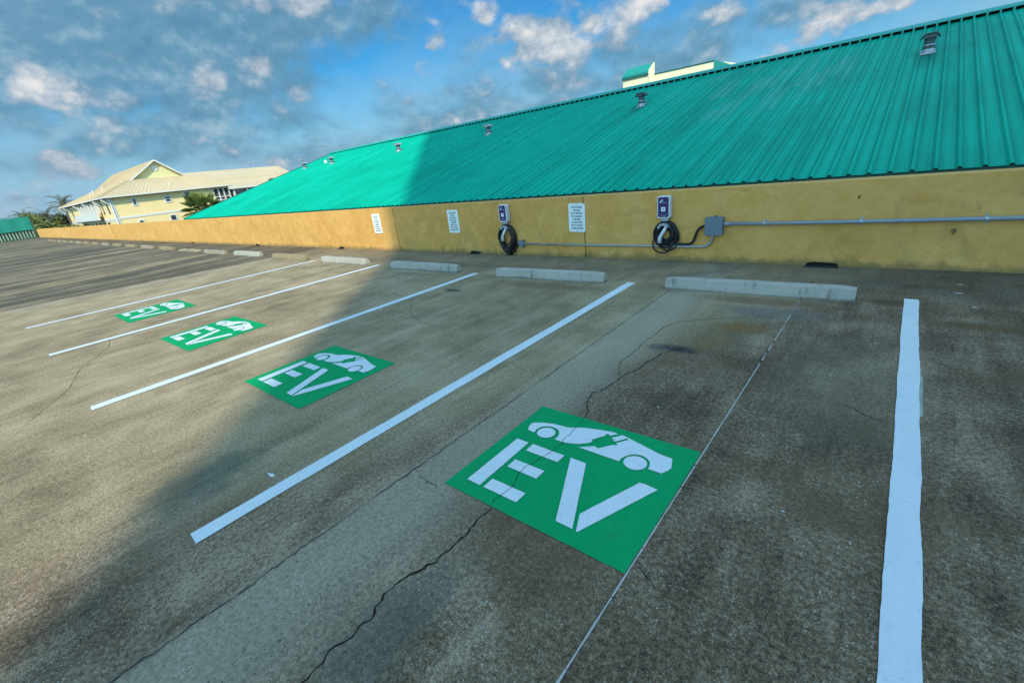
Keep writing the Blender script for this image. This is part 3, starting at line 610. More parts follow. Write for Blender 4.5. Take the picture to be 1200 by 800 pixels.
# ------------------------------------------------------------------ chargers
def arc(cx, cz, r, a0, a1, n, y=0, ry=1.0):
    return [(cx+r*math.cos(R(a0+(a1-a0)*k/n)), y, cz+r*ry*math.sin(R(a0+(a1-a0)*k/n))) for k in range(n+1)]
def charger(x, label, tidy):
    t = thing('car_charger', label, 'car charger', (x, WY, 0), 0, 'wall mounted car chargers')
    body = rrect(.186, .306, .022)
    MB().prism([(a, b_+.780) for a, b_ in body], 'y', -.105, -.004).build('housing', 'shell_white', t, bevel=.006, smooth=False)
    fr = MB().prism([(a, b_+.783) for a, b_ in rrect(.150, .272, .016)], 'y', -.110, -.104).build('front_panel', 'shell_navy', t)
    MB().prism([(-.030, .725), (.030, .725), (.030, .785), (-.030, .785)], 'y', -.1125, -.1095).build('button_plate', 'print_white', fr, bevel=.001)
    MB().tube([(0, -.112, .755), (0, -.1145, .755)], .010, 10).build('indicator', 'shell_navy', fr)
    m = MB()
    m.face([(p[0], -.1108, p[2]) for p in arc(-.018, .866, .020, 20, 200, 8)] + [(p[0], -.1108, p[2]) for p in arc(-.018, .866, .010, 200, 20, 8)])
    m.face([(p[0], -.1108, p[2]) for p in arc(-.040, .853, .011, 0, 330, 8)])
    m.build('emblem', 'print_white', fr, recalc=False)
    MB().face([(p[0], -.1106, p[2]) for p in arc(-.014, .858, .011, 0, 330, 8)]).build('emblem_dot', 'print_teal', fr, recalc=False)
    MB().face([(-.012, -.1107, .840), (.052, -.1107, .843), (.052, -.1107, .851), (-.012, -.1107, .848)]).build('name_strip', 'print_pale', fr, recalc=False)
    MB().face([(-.045, -.1107, .664), (.048, -.1107, .664), (.048, -.1107, .671), (-.045, -.1107, .671)]).build('name_strip', 'print_pale', fr, recalc=False)
    MB().face([(-.062, -.1107, .686), (.062, -.1107, .686), (.062, -.1107, .690), (-.062, -.1107, .690)]).build('name_strip', 'print_pale', fr, recalc=False)
    MB().prism([(-.070, .632), (.072, .632), (.055, .585), (-.03, .585)], 'y', -.085, -.004).build('mounting_neck', 'holster_grey', t, bevel=.004)
    # cable wound over the holster
    rs = random.Random(4 if tidy else 9); pts = []
    if tidy:
        for k in range(15*20+1):
            a = k/20*360; lap = k/20
            r_ = .182-.0160*(lap % 8)+.005*math.sin(lap*2.1); yy = -.030-.024*(lap//8)-.012*math.sin(lap*1.7)
            pts.append((.008+r_*math.cos(R(90-a))*1.0, yy, .385+r_*math.sin(R(90-a))*1.10+.006*math.sin(lap*3)))
        MB().tube(pts, .0115, 7).build('cable', 'rubber', t, smooth=True)
        lp = [(-.155, -.06, .33), (-.17, -.07, .26), (-.15, -.07, .18), (-.09, -.07, .135), (-.01, -.07, .125), (.06, -.07, .15), (.10, -.065, .21), (.09, -.06, .27)]
        MB().tube(spl(lp), .0115, 7).build('cable_loop', 'rubber', t, smooth=True)
        lp = [(-.09, -.08, .29), (-.05, -.085, .22), (.01, -.085, .175), (.09, -.08, .165), (.15, -.07, .20), (.195, -.05, .28), (.205, -.045, .38), (.17, -.04, .48)]
        MB().tube(spl(lp), .0115, 7).build('cable_loop', 'rubber', t, smooth=True)
    else:
        for k in range(11):
            cx, w, b_, tp = rs.uniform(-.02, .03), rs.uniform(.115, .20), rs.uniform(-.0, .20), rs.uniform(.50, .575)
            if k == 0: w, b_, cx = .195, .02, .01
            if k == 1: w, b_ = .19, .14
            lp = [(cx+w*math.cos(R(a))*(1-.25*max(0, -math.sin(R(a)))), -.025-.0065*k+.01*math.sin(R(a*2+k*40)), (tp+b_)/2+(tp-b_)/2*math.sin(R(a))+.01*math.sin(R(a*3+k*70))) for a in range(90, 451, 20)]
            MB().tube(spl(lp), .0115, 7).build('cable_loop', 'rubber', t, smooth=True)
        MB().tube(spl([(-.15, -.06, .33), (-.12, -.07, .2), (-.02, -.075, .07), (.02, -.075, .018), (.045, -.07, .05), (.09, -.06, .12)]), .0125, 7).build('cable_loop', 'rubber', t, smooth=True)
        MB().tube(spl([(.03, -.05, .02), (.01, -.05, .10), (.10, -.05, .13), (.18, -.04, .22)]), .0125, 7).build('cable_loop', 'rubber', t, smooth=True)
    # holster hook and white plug
    m = MB(); a_ = arc(.0, .478, .082, 15, 170, 12); b2 = arc(.0, .478, .050, 170, 15, 12)
    m.prism([(p[0], p[2]) for p in a_+b2], 'y', -.135, -.03); m.build('holster', 'holster_grey', t, bevel=.004)
    m = MB().tube([(.045, -.12, .508), (.030, -.135, .470), (.005, -.145, .425), (-.022, -.145, .385), (-.036, -.14, .345), (-.040, -.138, .285)], [.016, .024, .023, .024, .028, .026], 10)
    m.build('plug_handle', 'shell_white', t, smooth=True)
    MB().tube([(-.040, -.138, .288), (-.038, -.12, .245), (-.02, -.08, .215)], .012, 8).build('plug_lead', 'rubber', t, smooth=True)
    return t
def spl(pts, n=6):
    P = [Vector(p) for p in pts]; out = []
    for i in range(len(P)-1):
        a, b_, c, d = P[max(i-1, 0)], P[i], P[i+1], P[min(i+2, len(P)-1)]
        for k in range(n):
            t = k/n; out.append(.5*((2*b_)+(c-a)*t+(2*a-5*b_+4*c-d)*t*t+(3*b_-a-3*c+d)*t**3))
    out.append(P[-1]); return out
charger(-2.583, 'navy fronted wall charger at the right, its black cable wound in a tidy round coil', True)
charger(-5.600, 'left navy fronted wall charger, its black cable hanging in loose loops', False)

# ------------------------------------------------------------------ electrical boxes and conduit
jb = thing('junction_box', 'square grey steel junction box right of the right charger', 'junction box', (-1.893, WY, .505))
MB().prism(rrect(.220, .238, .012), 'y', -.095, -.002).build('box_body', 'box_grey', jb, bevel=.004)
MB().prism(rrect(.228, .246, .014), 'y', -.103, -.0955).build('box_lid', 'box_grey', jb, bevel=.003)
for sx, sz in ((.09, .10), (-.09, .10), (.09, -.10), (-.09, -.10)): MB().tube([(sx, -.103, sz), (sx, -.106, sz)], .006, 8).build('screw', 'bolt_metal', jb)
MB().box(-.012, .012, -.06, -.02, .123, .140).build('hinge_tab', 'box_grey', jb)
sb = thing('outlet_box', 'small grey outlet box right of the left charger at the conduit end', 'outlet box', (-5.275, WY, .222))
MB().prism(rrect(.105, .125, .012), 'y', -.07, -.002).build('box_body', 'box_grey', sb, bevel=.004)
MB().tube([(.05, -.035, 0), (.09, -.035, 0)], .020, 10).build('connector', 'conduit_grey', sb)
cd = thing('conduit', 'thin grey steel conduit along the wall between the outlet box and the junction box', 'conduit', (0, WY, 0))
p_ = [(-5.19, -.035, .219), (-3.7, -.035, .217), (-2.1, -.035, .219)] + [(-2.05+.13*math.sin(R(a)), -.035, .349-.13*math.cos(R(a))) for a in range(10, 91, 10)] + [(-1.92, -.035, .39)]
MB().tube(p_, .0165, 10).build('pipe', 'conduit_grey', cd, smooth=True)
for x in (-4.75, -3.57, -2.26): MB().tube([(x-.025, -.035, .2185), (x+.025, -.035, .2185)], .020, 10).build('coupling', 'conduit_grey', cd)
MB().tube([(-1.92, -.035, .355), (-1.92, -.035, .39)], .022, 10).build('connector', 'conduit_grey', cd)
cd2 = thing('conduit', 'thicker grey conduit running right from the junction box along the wall', 'conduit', (0, WY, 0))
MB().tube([(-1.79, -.045, .530), (-.8, -.045, .531), (.2, -.045, .541), (.95, -.045, .549), (6, -.045, .59), (20, -.045, .68)], .0235, 10).build('pipe', 'pvc_grey', cd2, smooth=True)
MB().tube([(-1.775, -.045, .530), (-1.70, -.045, .530)], .029, 10).build('connector', 'pvc_grey', cd2)
for x, z in ((-1.29, .531), (-.306, .536), (.69, .546)):
    MB().tube([(x-.013, -.045, z), (x+.013, -.045, z)], .0275, 10).build('strap', 'conduit_grey', cd2)
    MB().box(x-.012, x+.012, -.012, -.001, z-.05, z+.05).build('strap_base', 'conduit_grey', cd2)
fc = MB().tube(spl([(-2.50, -.05, .262), (-2.40, -.045, .255), (-2.30, -.045, .252), (-2.22, -.045, .258), (-2.17, -.045, .30), (-2.145, -.045, .37), (-2.11, -.045, .45), (-2.06, -.045, .495), (-2.00, -.045, .508)]), .019, 9).build('feed_cable', 'rubber', smooth=True)
fc.location = (0, WY, 0); tag(fc, 'thick black feed cable bending up from the right charger coil to the junction box', 'cable')
fc = MB().tube(spl([(-5.46, -.05, .05), (-5.44, -.045, .11), (-5.40, -.04, .17), (-5.35, -.04, .215), (-5.32, -.04, .225)]), .017, 9).build('feed_cable', 'rubber', smooth=True)
fc.location = (0, WY, 0); tag(fc, 'short black feed cable from the small outlet box to the left charger', 'cable')

# ------------------------------------------------------------------ long green roofed building behind the wall
EY, EZ, RY, RZ = 8.3, .895, 18.2, 3.745
SL = (RZ-EZ)/(RY-EY); XL, XR = -29.55, 12.5
gb = thing('green_roofed_building', 'long building with a sloping ribbed green metal roof behind the yellow wall', 'building', (0, 0, 0))
per = .2286; base = .745-per/2
prof = []
for k in range(4):
    o = k*per; c = o+per/2
    prof += [(o+.002, 0), (o+.030, 0), (o+.037, .004), (o+.044, 0), (c-.032, 0), (c-.013, .027), (c+.013, .027), (c+.032, 0), (o+per-.044, 0), (o+per-.037, .004), (o+per-.030, 0)]
prof.append((4*per+.002, 0))
ROWS = 2
def panel_mesh(sign, eave_y):
    v, f = [], []; n = len(prof)
    for r_ in range(ROWS+1):
        t = r_/ROWS; y = eave_y+(RY-eave_y)*t; z = EZ+(RZ-EZ)*t
        for x, h in prof: v.append((x, y, z+h))
    for r_ in range(ROWS):
        for j in range(n-1): f.append((r_*n+j, r_*n+j+1, (r_+1)*n+j+1, (r_+1)*n+j))
    me = bpy.data.meshes.new('roof_panel'); me.from_pydata(v, [], f); me.materials.append(MATS['roof_green']); return me
pf, pb = panel_mesh(1, EY), panel_mesh(-1, 2*RY-EY)
k0 = math.floor((XL-base)/(4*per)); x = base+k0*4*per; np_ = 0
XL = x
while x < XR:
    for me in (pf, pb): link('roof_panel', me, gb, (x, 0, 0))
    x += 4*per; np_ += 1
XR = x
MB().prism([(EY+.05, EZ-.22), (EY+.05, EZ+.010), (EY+.075, EZ+.010), (EY+.075, EZ-.22)], 'x', XL, XR).build('fascia', 'green_trim', gb)
MB().box(XL, XR, EY-.012, EY+.048, EZ-.16, EZ-.048).build('gutter', 'green_trim', gb, bevel=.008)
m = MB()
for s_ in (-1, 1):
    a = lambda d, h: (RY+s_*d, RZ-abs(d)*SL+h)
    m.prism([a(.30, .095), a(0, .10), a(0, .115), a(.31, .110), a(.31, .080), a(.30, .080)] if s_ < 0 else [a(0, .115), a(0, .10), a(.30, .095), a(.30, .08), a(.31, .08), a(.31, .11)], 'x', XL-.03, XR)
m.build('ridge_cap', 'green_cap', gb)
MB().prism([(RY-.20, RZ-.20*SL+.005), (RY, RZ+.005), (RY, RZ+.095), (RY-.20, RZ-.20*SL+.085)], 'x', XL, XR).build('ridge_vent', 'crack_fill', gb)
m = MB(); x = base+per/2+k0*4*per
while x < XR:
    m.box(x-.018, x+.018, RY-.315, RY-.2, RZ-.32*SL+.0, RZ-.26*SL+.10); x += per
tag(m.build('ridge_clips', 'green_cap', gb), kind='stuff')
m = MB()
for s_ in (-1, 1):
    ye = EY if s_ < 0 else 2*RY-EY
    m.prism([(ye, EZ-.16), (RY, RZ-.16), (RY, RZ+.05), (ye, EZ+.05)], 'x', XL-.03, XL-.005)
m.build('rake_trim', 'green_trim', gb)
MB().prism([(EY+.6, -2.3), (2*RY-EY-.6, -2.3), (2*RY-EY-.6, EZ), (RY, RZ-.2), (EY+.6, EZ)], 'x', XL+.5, XR-.3).build('wall', 'cream', gb)
def roof_vent(x, y=15.07):
    z = EZ+(y-EY)*SL; m = MB()
    m.prism([(y-.16, z-.028), (y+.16, z+.064), (y+.15, z+.080), (y-.15, z-.008)], 'x', x-.13, x+.13)
    fl = m.build('roof_vent', 'galvanised', gb)
    MB().tube([(x, y, z-.05), (x, y, z+.09)], [.115, .105], 14).build('vent_boot', 'galvanised', fl)
    MB().tube([(x, y, z+.08), (x, y, z+.145)], .108, 14).build('vent_collar', 'vent_dark', fl)
    MB().tube([(x, y, z+.145), (x, y, z+.165)], [.116, .112], 14).build('vent_band', 'galvanised', fl)
    MB().tube([(x, y, z+.165), (x, y, z+.32)], .096, 14).build('vent_pipe', 'vent_dark', fl)
    m = MB(); b0, t0 = z+.285, z+.385            # hood: two flaring wings over a box
    m.prism([(x-.175, b0+.015), (x-.10, t0), (x+.10, t0), (x+.175, b0+.015), (x+.155, b0+.0), (x+.09, t0-.025), (x-.09, t0-.025), (x-.155, b0+.0)], 'y', y-.13, y+.13)
    m.prism([(y-.145, b0), (y-.10, t0-.008), (y+.10, t0-.008), (y+.145, b0)], 'x', x-.10, x+.10)
    m.build('vent_hood', 'vent_dark' if x > -10 else 'galvanised', fl, bevel=.004)
for x in (-.02, -6.75, -13.3, -19.25, -25.5, -28.7): roof_vent(x)
y = 15.6; z = EZ+(y-EY)*SL
MB().tube([(-27.05, y, z-.05), (-27.05, y, z+.12), (-27.05, y, z+.17)], [.10, .10, .03], 12).build('pipe_cap', 'house_trim', gb)

# ------------------------------------------------------------------ flat roofed building beyond the ridge
fb = thing('parapet_building', 'pale cream building with green mansard ends showing above the long green roof', 'building', (0, 42, 0))
MB().box(-18.12, -13.2, 1.1, 12, -2.3, 7.48).build('wall', 'cream', fb)
MB().box(-18.12, -13.18, 1.06, 1.25, 7.482, 7.57).build('coping', 'green_trim', fb)
MB().box(-20.55, -18.2, .02, 1.13, -2.3, 7.42).build('wall', 'cream', fb)
MB().prism([(-.06, 7.60), (-.06, 7.74), (1.1, 8.42), (1.13, 8.42), (1.13, 7.60)], 'x', -20.57, -18.185).build('mansard', 'mansard', fb)
MB().box(-20.6, -18.19, -.1, 1.12, 7.422, 7.598).build('fascia', 'green_trim', fb)
MB().prism([(-.03, -2.3), (1.14, -2.3), (1.14, 8.46), (1.09, 8.46), (-.03, 7.78)], 'x', -18.18, -18.122).build('end_wall', 'cream', fb)
MB().prism([(-13.18, 6.5), (-11.7, 6.5), (-11.9, 7.0), (-13.05, 7.55), (-13.18, 7.55)], 'y', 1.08, 3).build('mansard', 'mansard', fb)
MB().prism([(-13.0, 7.58), (-11.2, 7.0), (-11.2, 6.4), (-13.0, 6.9)], 'y', 3.05, 8).build('end_wall', 'cream', fb)

# ------------------------------------------------------------------ two storey yellow house
HX, HY, GZ = -77.8, 14.04, -2.3
EZH = 3.75; XE, YE, XT, YB = -77.0, 13.28, -115.2, 29.0
hs_ = thing('yellow_house', 'two storey pale yellow house with a tan metal roof and gable', 'house')
MB().box(-113.2, HX, HY, 28.2, GZ, EZH-.08).build('wall', 'house_yellow', hs_)
GX, GYL, GYR, GYP, GZB, GZP = -81.2, 17.73, 24.2, 21.1, 5.70, 8.02
# skirt roof: right slope, front slope, left slope, back slope
sk = MB()
B = [(GX, GYL-.1, GZB), (GX, GYR+.3, GZB), (-104.6, GYR+.3, GZB), (-104.6, GYL-.1, GZB)]
E4 = [(XE, YE, EZH), (XE, YB, EZH), (XT, YB, EZH), (XT, YE, EZH)]
for i in range(4):
    j = (i+1) % 4; sk.face([E4[i], E4[j], B[j], B[i]])
sk.face(B)
ru = sk.build('skirt_roof', 'house_roof', hs_)
m = MB()
for i in range(4):
    a, b_ = Vector(E4[i]), Vector(E4[(i+1) % 4]); d = (b_-a).normalized(); nrm = Vector((d.y, -d.x, 0))
    c = [a, b_, b_+nrm*.06, a+nrm*.06]
    lo = [q-Vector((0, 0, .15)) for q in c]
    m.face(c); m.face(lo[::-1])
    for q in range(4): m.face([c[q], c[(q+1) % 4], lo[(q+1) % 4], lo[q]])
m.build('eave_gutter', 'house_trim', hs_)
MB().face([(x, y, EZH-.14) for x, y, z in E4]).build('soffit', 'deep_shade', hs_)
def seams(name, lo0, lo1, hi0, hi1, n):
    """raised standing seams up a roof slope"""
    m = MB(); lo0, lo1, hi0, hi1 = map(Vector, (lo0, lo1, hi0, hi1)); nn = (lo1-lo0).cross(hi0-lo0).normalized()
    if nn.z < 0: nn = -nn
    d = (lo1-lo0).normalized()*.02
    for k in range(n+1):
        a, b_ = lo0.lerp(lo1, k/n), hi0.lerp(hi1, k/n)
        m.prism_pts([a-d, a+d, a+d+nn*.035, a-d+nn*.035], [b_-d, b_+d, b_+d+nn*.035, b_-d+nn*.035])
    o = m.build(name, 'house_roof', hs_); o['kind'] = 'stuff'; return o
def prism_pts(s, A_, B_):
    n = len(A_); i = len(s.v); s.v += [tuple(p) for p in A_]+[tuple(p) for p in B_]
    s.f.append(tuple(range(i+n-1, i-1, -1))); s.f.append(tuple(range(i+n, i+2*n)))
    for k in range(n): s.f.append((i+k, i+(k+1) % n, i+n+(k+1) % n, i+n+k))
MB.prism_pts = prism_pts
seams('roof_seams', E4[0], E4[1], B[0], B[1], 34)
seams('roof_seams', E4[0], E4[3], B[0], B[3], 72)
# gabled upper roof, ridge along x
XG = GX-.45; XE2 = -107.4
up_ = MB()
for s_, ye, ze in ((-1, GYL-.35, GZB-.22), (1, GYR+.35, GZB-.22)):
    a = [(GX+.12, GYP, GZP), (XE2, GYP, GZP), (XE2+2.2, ye, ze), (GX+.12, ye, ze)]
    up_.face(a); up_.face([(x, y, z-.16) for x, y, z in a][::-1])
    for q in range(4): up_.face([a[q], a[(q+1) % 4], tuple(Vector(a[(q+1) % 4])-Vector((0, 0, .16))), tuple(Vector(a[q])-Vector((0, 0, .16)))])
up_.face([(XE2, GYP, GZP-.02), (XE2+2.2, GYL-.35, GZB-.22), (XE2+2.2, GYR+.35, GZB-.22)])
up_.build('upper_roof', 'house_roof', hs_)
seams('roof_seams', (GX+.1, GYL-.35, GZB-.2), (XE2+2.2, GYL-.35, GZB-.2), (GX+.1, GYP, GZP), (XE2, GYP, GZP), 48)
MB().prism([(GYL-.1, GZB-.05), (GYR+.1, GZB-.05), (GYP, GZP-.22)], 'x', GX-.6, GX-.45).build('gable_wall', 'gable_yellow', hs_)
for s_, ye in ((-1, GYL-.35), (1, GYR+.35)):
    MB().prism([(ye, GZB-.38), (ye, GZB-.18), (GYP, GZP+.05), (GYP, GZP-.15)], 'x', GX+.121, GX+.20).build('bargeboard', 'house_trim', hs_)
MB().tube([(GX-.46, 21.0, 7.02), (GX-.36, 21.0, 7.02)], .40, 16).build('gable_vent', 'house_trim', hs_)
# right face: storey band, corner pipe, windows
MB().box(HX, HX+.06, HY-.06, 28.2, .90, 1.17).build('storey_band', 'house_trim', hs_)
MB().box(-113.2, HX+.055, HY-.06, HY-.001, .78, 1.10).build('storey_band', 'house_trim', hs_)
MB().tube([(HX+.10, HY-.10, EZH-.1), (HX+.10, HY-.10, GZ)], .09, 8).build('downpipe', 'house_trim', hs_)
MB().box(HX-.15, HX+.07, HY-.07, HY+.2, GZ, EZH-.15).build('corner_board', 'house_trim', hs_)
def window(y0, y1, z0, z1, sash=True):
    x = HX; w = MB(); t_ = .14
    w.box(x-.02, x+.07, y0-t_, y0, z0-t_, z1+t_); w.box(x-.02, x+.07, y1, y1+t_, z0-t_, z1+t_); w.box(x-.02, x+.065, y0, y1, z1, z1+t_); w.box(x-.02, x+.085, y0, y1, z0-t_, z0)
    if sash: w.box(x-.02, x+.055, y0, y1, (z0+z1)/2-.035, (z0+z1)/2+.035)
    f_ = w.build('window', 'house_trim', hs_)
    MB().box(x-.02, x+.02, y0, y1, z0, z1).build('window_pane', 'window_dark', f_)
for a in ((16.3, 16.62, 2.43, 3.2, False), (19.95, 20.5, 2.42, 3.05, True), (22.35, 23.05, 1.92, 3.35, True), (16.2, 16.6, -.1, .42, False), (19.8, 20.4, -.7, .55, True), (23.2, 23.8, -.7, .55, True)): window(*a)
# right end porch: posts, rails and dark recess
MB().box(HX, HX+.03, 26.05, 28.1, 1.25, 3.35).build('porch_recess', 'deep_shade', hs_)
for y in (26.0, 26.7, 27.4, 28.1): MB().box(HX+.04, HX+.22, y-.07, y+.07, 1.15, 3.45).build('porch_post', 'house_trim', hs_)
for z in (1.3, 1.75, 2.2): MB().box(HX+.045, HX+.15, 26.07, 28.03, z, z+.10).build('porch_rail', 'house_trim', hs_)
# long left face: balcony with its openings
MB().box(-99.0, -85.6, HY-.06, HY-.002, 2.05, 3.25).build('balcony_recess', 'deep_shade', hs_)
for k in range(6):
    x = -98.9+k*2.62; MB().box(x-.42, x+.42, HY-.45, HY-.07, 2.0, 3.35).build('balcony_column', 'house_trim', hs_)
MB().box(-103, -85.3, HY-.75, HY-.46, 1.05, 2.0).build('balcony_front', 'house_trim', hs_)
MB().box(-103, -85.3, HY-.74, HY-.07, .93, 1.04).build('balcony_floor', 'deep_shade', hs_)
for x0 in (-108.6, -83.9, -80.6): MB().box(x0-.35, x0+.35, HY-.05, HY-.002, 1.7, 3.1).build('window', 'window_dark', hs_)
for k in range(7): MB().box(-102+k*2.9, -100.4+k*2.9, HY-.05, HY-.002, -.5, .62).build('window', 'window_dark', hs_)
for x in (-114.3, -110, -100, -92, -84, -78.5): MB().prism([(YE-.02, EZH-.42), (YE-.02, EZH-.22), (HY, EZH-.22), (HY, EZH-.95), (HY-.15, EZH-.95)], 'x', x-.16, x+.16).build('eave_bracket', 'house_trim', hs_)
for x, y, zt in ((-96, 15.7, 5.35), (-92.5, 16.4, 5.6), (-95.2, 15.2, 5.05)): MB().tube([(x, y, 4.2), (x, y, zt)], .10, 8).build('vent_pipe', 'house_trim', hs_)
MB().tube([(-78.6, 21.3, 4.4), (-78.6, 21.3, 4.85)], .09, 8).build('vent_pipe', 'house_trim', hs_)

# ------------------------------------------------------------------ wing with the long tan roof behind the house
wg = thing('tan_roofed_wing', 'lower building with a long tan roof between the yellow house and the green roof', 'building')
MB().box(-97, -83.8, 30.2, 42.0, GZ, 3.2).build('wall', 'house_yellow', wg)
def quad_roof(P_, name):
    m = MB()
    m.face(P_); lo = [tuple(Vector(p)-Vector((0, 0, .18))) for p in P_]; m.face(lo[::-1])
    for q in range(len(P_)): m.face([P_[q], P_[(q+1) % len(P_)], lo[(q+1) % len(P_)], lo[q]])
    return m.build(name, 'house_roof', wg)
quad_roof([(-83, 29.2, 3.42), (-83, 43.6, 3.42), (-86.5, 42.6, 4.86), (-86.5, 28, 4.86)], 'porch_roof')
quad_roof([(-86.3, 26, 4.95), (-86.3, 42.7, 4.95), (-90, 42.1, 6.5), (-90, 26, 6.5)], 'main_roof')
quad_roof([(-90, 26, 6.5), (-90, 42.1, 6.5), (-97, 43, 3.4), (-97, 26, 3.4)], 'main_roof')
MB().face([(-86.3, 42.68, 4.9), (-90, 42.08, 6.45), (-97, 42.9, 3.4), (-86.3, 42.75, 3.4)]).build('gable_wall', 'house_yellow', wg)
MB().box(-83.05, -82.95, 29.2, 43.6, 3.22, 3.44).build('eave_gutter', 'house_trim', wg)
MB().box(-84.0, -83.7, 30.4, 42, 1.9, 3.1).build('porch_recess', 'window_dark', wg)
for y in (30.9, 33.0, 35.0, 37.0, 39.0): MB().box(-83.55, -83.3, y-.14, y+.14, GZ, 3.25).build('porch_post', 'house_trim', wg)
MB().box(-83.6, -83.45, 30.4, 42, 1.55, 1.85).build('porch_rail', 'house_trim', wg)
MB().prism([(37.0, 3.6), (37.9, 3.6), (37.45, 4.25)], 'x', -84.5, -82.9).build('roof_dormer', 'deep_shade', wg)

# ------------------------------------------------------------------ plants
def leaf_tri(m, c, s, rs):
    d = Vector((rs.gauss(0, 1), rs.gauss(0, 1), rs.gauss(0, .7))).normalized(); e = d.cross(Vector((rs.gauss(0, 1), rs.gauss(0, 1), rs.gauss(0, 1)))).normalized()
    m.face([c-d*s, c+e*s*.45, c+d*s, c-e*s*.45])
def tree(name, loc, h, rx, rz, label, group, leafm='leaf_dark', n=1700, leaf=.30, seed=1, trunk=True, cat='tree'):
    rs = random.Random(seed); t = thing(name, label, cat, loc, 0, group)
    lumps = []
    for k in range(9):
        a = rs.uniform(0, 6.283); q = rs.uniform(.1, .75)
        lumps.append((Vector((math.cos(a)*q*rx, math.sin(a)*q*rx, h-rz+rs.uniform(-.55, .55)*rz)), rs.uniform(.32, .58)))
    lumps.append((Vector((0, 0, h-rz*.5)), .5))
    m = MB()
    for k in range(n):
        c, f = rs.choice(lumps); d = Vector((rs.gauss(0, 1), rs.gauss(0, 1), rs.gauss(0, 1))).normalized()*(rs.random()**.45)
        leaf_tri(m, c+Vector((d.x*rx*f, d.y*rx*f, d.z*rz*f)), leaf*rs.uniform(.5, 1.25), rs)
    m.build('crown', leafm, t, recalc=False)
    w = MB(); r_ = max(.07, h*.025)
    w.tube([(0, 0, 0), (r_*.5, 0, h*.25), (0, r_, h*.5), (r_, 0, h*.78)], [r_*1.4, r_, r_*.8, r_*.3], 8)
    for c, f in lumps[:5]: w.tube([(0, r_*.5, h*.36), tuple(Vector((0, 0, h*.45)).lerp(c, .55)+Vector((0, 0, .1))), tuple(c)], [r_*.6, r_*.4, r_*.12], 6)
    w.build('trunk', 'bark', t)
    return t
def feather_palm(loc, h, L, label, n=26, seed=1, leafm='date_leaf', lean=.0, wide=.5):
    rs = random.Random(seed); t = thing('feather_palm', label, 'palm tree', loc, 0, 'palms beyond the deck'); top = Vector((lean, 0, h))
    m = MB()
    for k in range(n):
        az = k*2.399+rs.uniform(-.2, .2); e0 = R(rs.uniform(-25, 72)); p = top.copy(); pts = [p.copy()]; el = e0
        for s_ in range(9):
            p = p+Vector((math.cos(az)*math.cos(el), math.sin(az)*math.cos(el), math.sin(el)))*L/9; el -= R(5+s_*1.3); pts.append(p.copy())
        for i in range(1, 10):
            d = (pts[i]-pts[i-1]).normalized(); sd = d.cross(Vector((0, 0, 1)))
            sd = sd.normalized() if sd.length > .01 else Vector((1, 0, 0))
            m.face([pts[i-1]+Vector((0, 0, .02)), pts[i], pts[i]-Vector((0, 0, .04)), pts[i-1]-Vector((0, 0, .04))])
            for q in (0, .5):
                b0 = pts[i-1].lerp(pts[i], q); ll = L*wide*(.28 if i < 8 else .18)
                for s2 in (-1, 1):
                    tip = b0+sd*s2*ll+d*ll*.75-Vector((0, 0, ll*.35)); m.face([b0-d*.035*L/3, b0+d*.035*L/3, tip])
    m.build('fronds', leafm, t, recalc=False)
    MB().tube([(0, 0, 0), (lean*.3, 0, h*.4), (lean*.8, 0, h*.8), (lean, 0, h+.1)], [.30, .22, .22, .26], 9).build('trunk', 'bark', t)
    return t
def fan_palm(loc, h, L, label, n=30, seed=2):
    rs = random.Random(seed); t = thing('fan_palm', label, 'palm tree', loc, 0, None); m = MB(); st = MB()
    for k in range(n):
        az = k*2.399; el = R(rs.uniform(-20, 80)); d = Vector((math.cos(az)*math.cos(el), math.sin(az)*math.cos(el), math.sin(el)))
        c = Vector((0, 0, h))+d*L*rs.uniform(.45, .6); st.tube([(0, 0, h-.1), tuple(c)], .02, 4)
        sd = d.cross(Vector((0, 0, 1))).normalized() if abs(d.z) < .97 else Vector((1, 0, 0)); n_ = sd.cross(d)
        for q in range(-7, 8):
            a = R(q*13); dd = (d*math.cos(a)+sd*math.sin(a)); l_ = L*.62*(1-.25*abs(q)/7); tip = c+dd*l_-Vector((0, 0, l_*.22)); w = dd.cross(n_)*.075*L
            m.face([c+dd*.05, c+dd*l_*.55+w, tip, c+dd*l_*.55-w])
    m.build('fronds', 'palm_leaf', t, recalc=False); st.build('leaf_stalks', 'palm_leaf', t, recalc=False)
    MB().tube([(0, 0, 0), (.1, 0, h*.5), (0, 0, h)], [.22, .18, .2], 9).build('trunk', 'bark', t)
    return t
fan_palm((-70.0, 21.6, GZ), 3.05, 2.5, 'bright fan palm in front of the yellow house, beside the green roof end', 58, 5)
feather_palm((-126, 15.5, GZ), 7.0, 2.9, 'tall feather palm standing highest, left of the house eave', 34, 3, wide=.62)
feather_palm((-122, 12.0, GZ), 5.2, 3.2, 'bushy feather palm below the tallest palm, left of the house', 30, 4)
feather_palm((-128, 9.6, GZ), 5.3, 2.6, 'small feather palm left of the bushy one in the tree line', 28, 6)
tree('broad_tree', (-112, 8.7, GZ), 5.9, 3.0, 2.1, 'dark rounded tree just right of the green fence screen', 'trees beyond the deck', 'leaf_mid', 1700, .32, 11)
tree('broad_tree', (-104, 9.4, GZ), 4.3, 2.5, 1.9, 'yellowish green leafy tree behind the far end of the wall', 'trees beyond the deck', 'leaf_mid', 1600, .28, 12)
tree('broad_tree', (-135, 12.6, GZ), 5.8, 3.6, 2.1, 'dull grey green tree behind the palms', 'trees beyond the deck', 'leaf_dry', 1500, .34, 13)
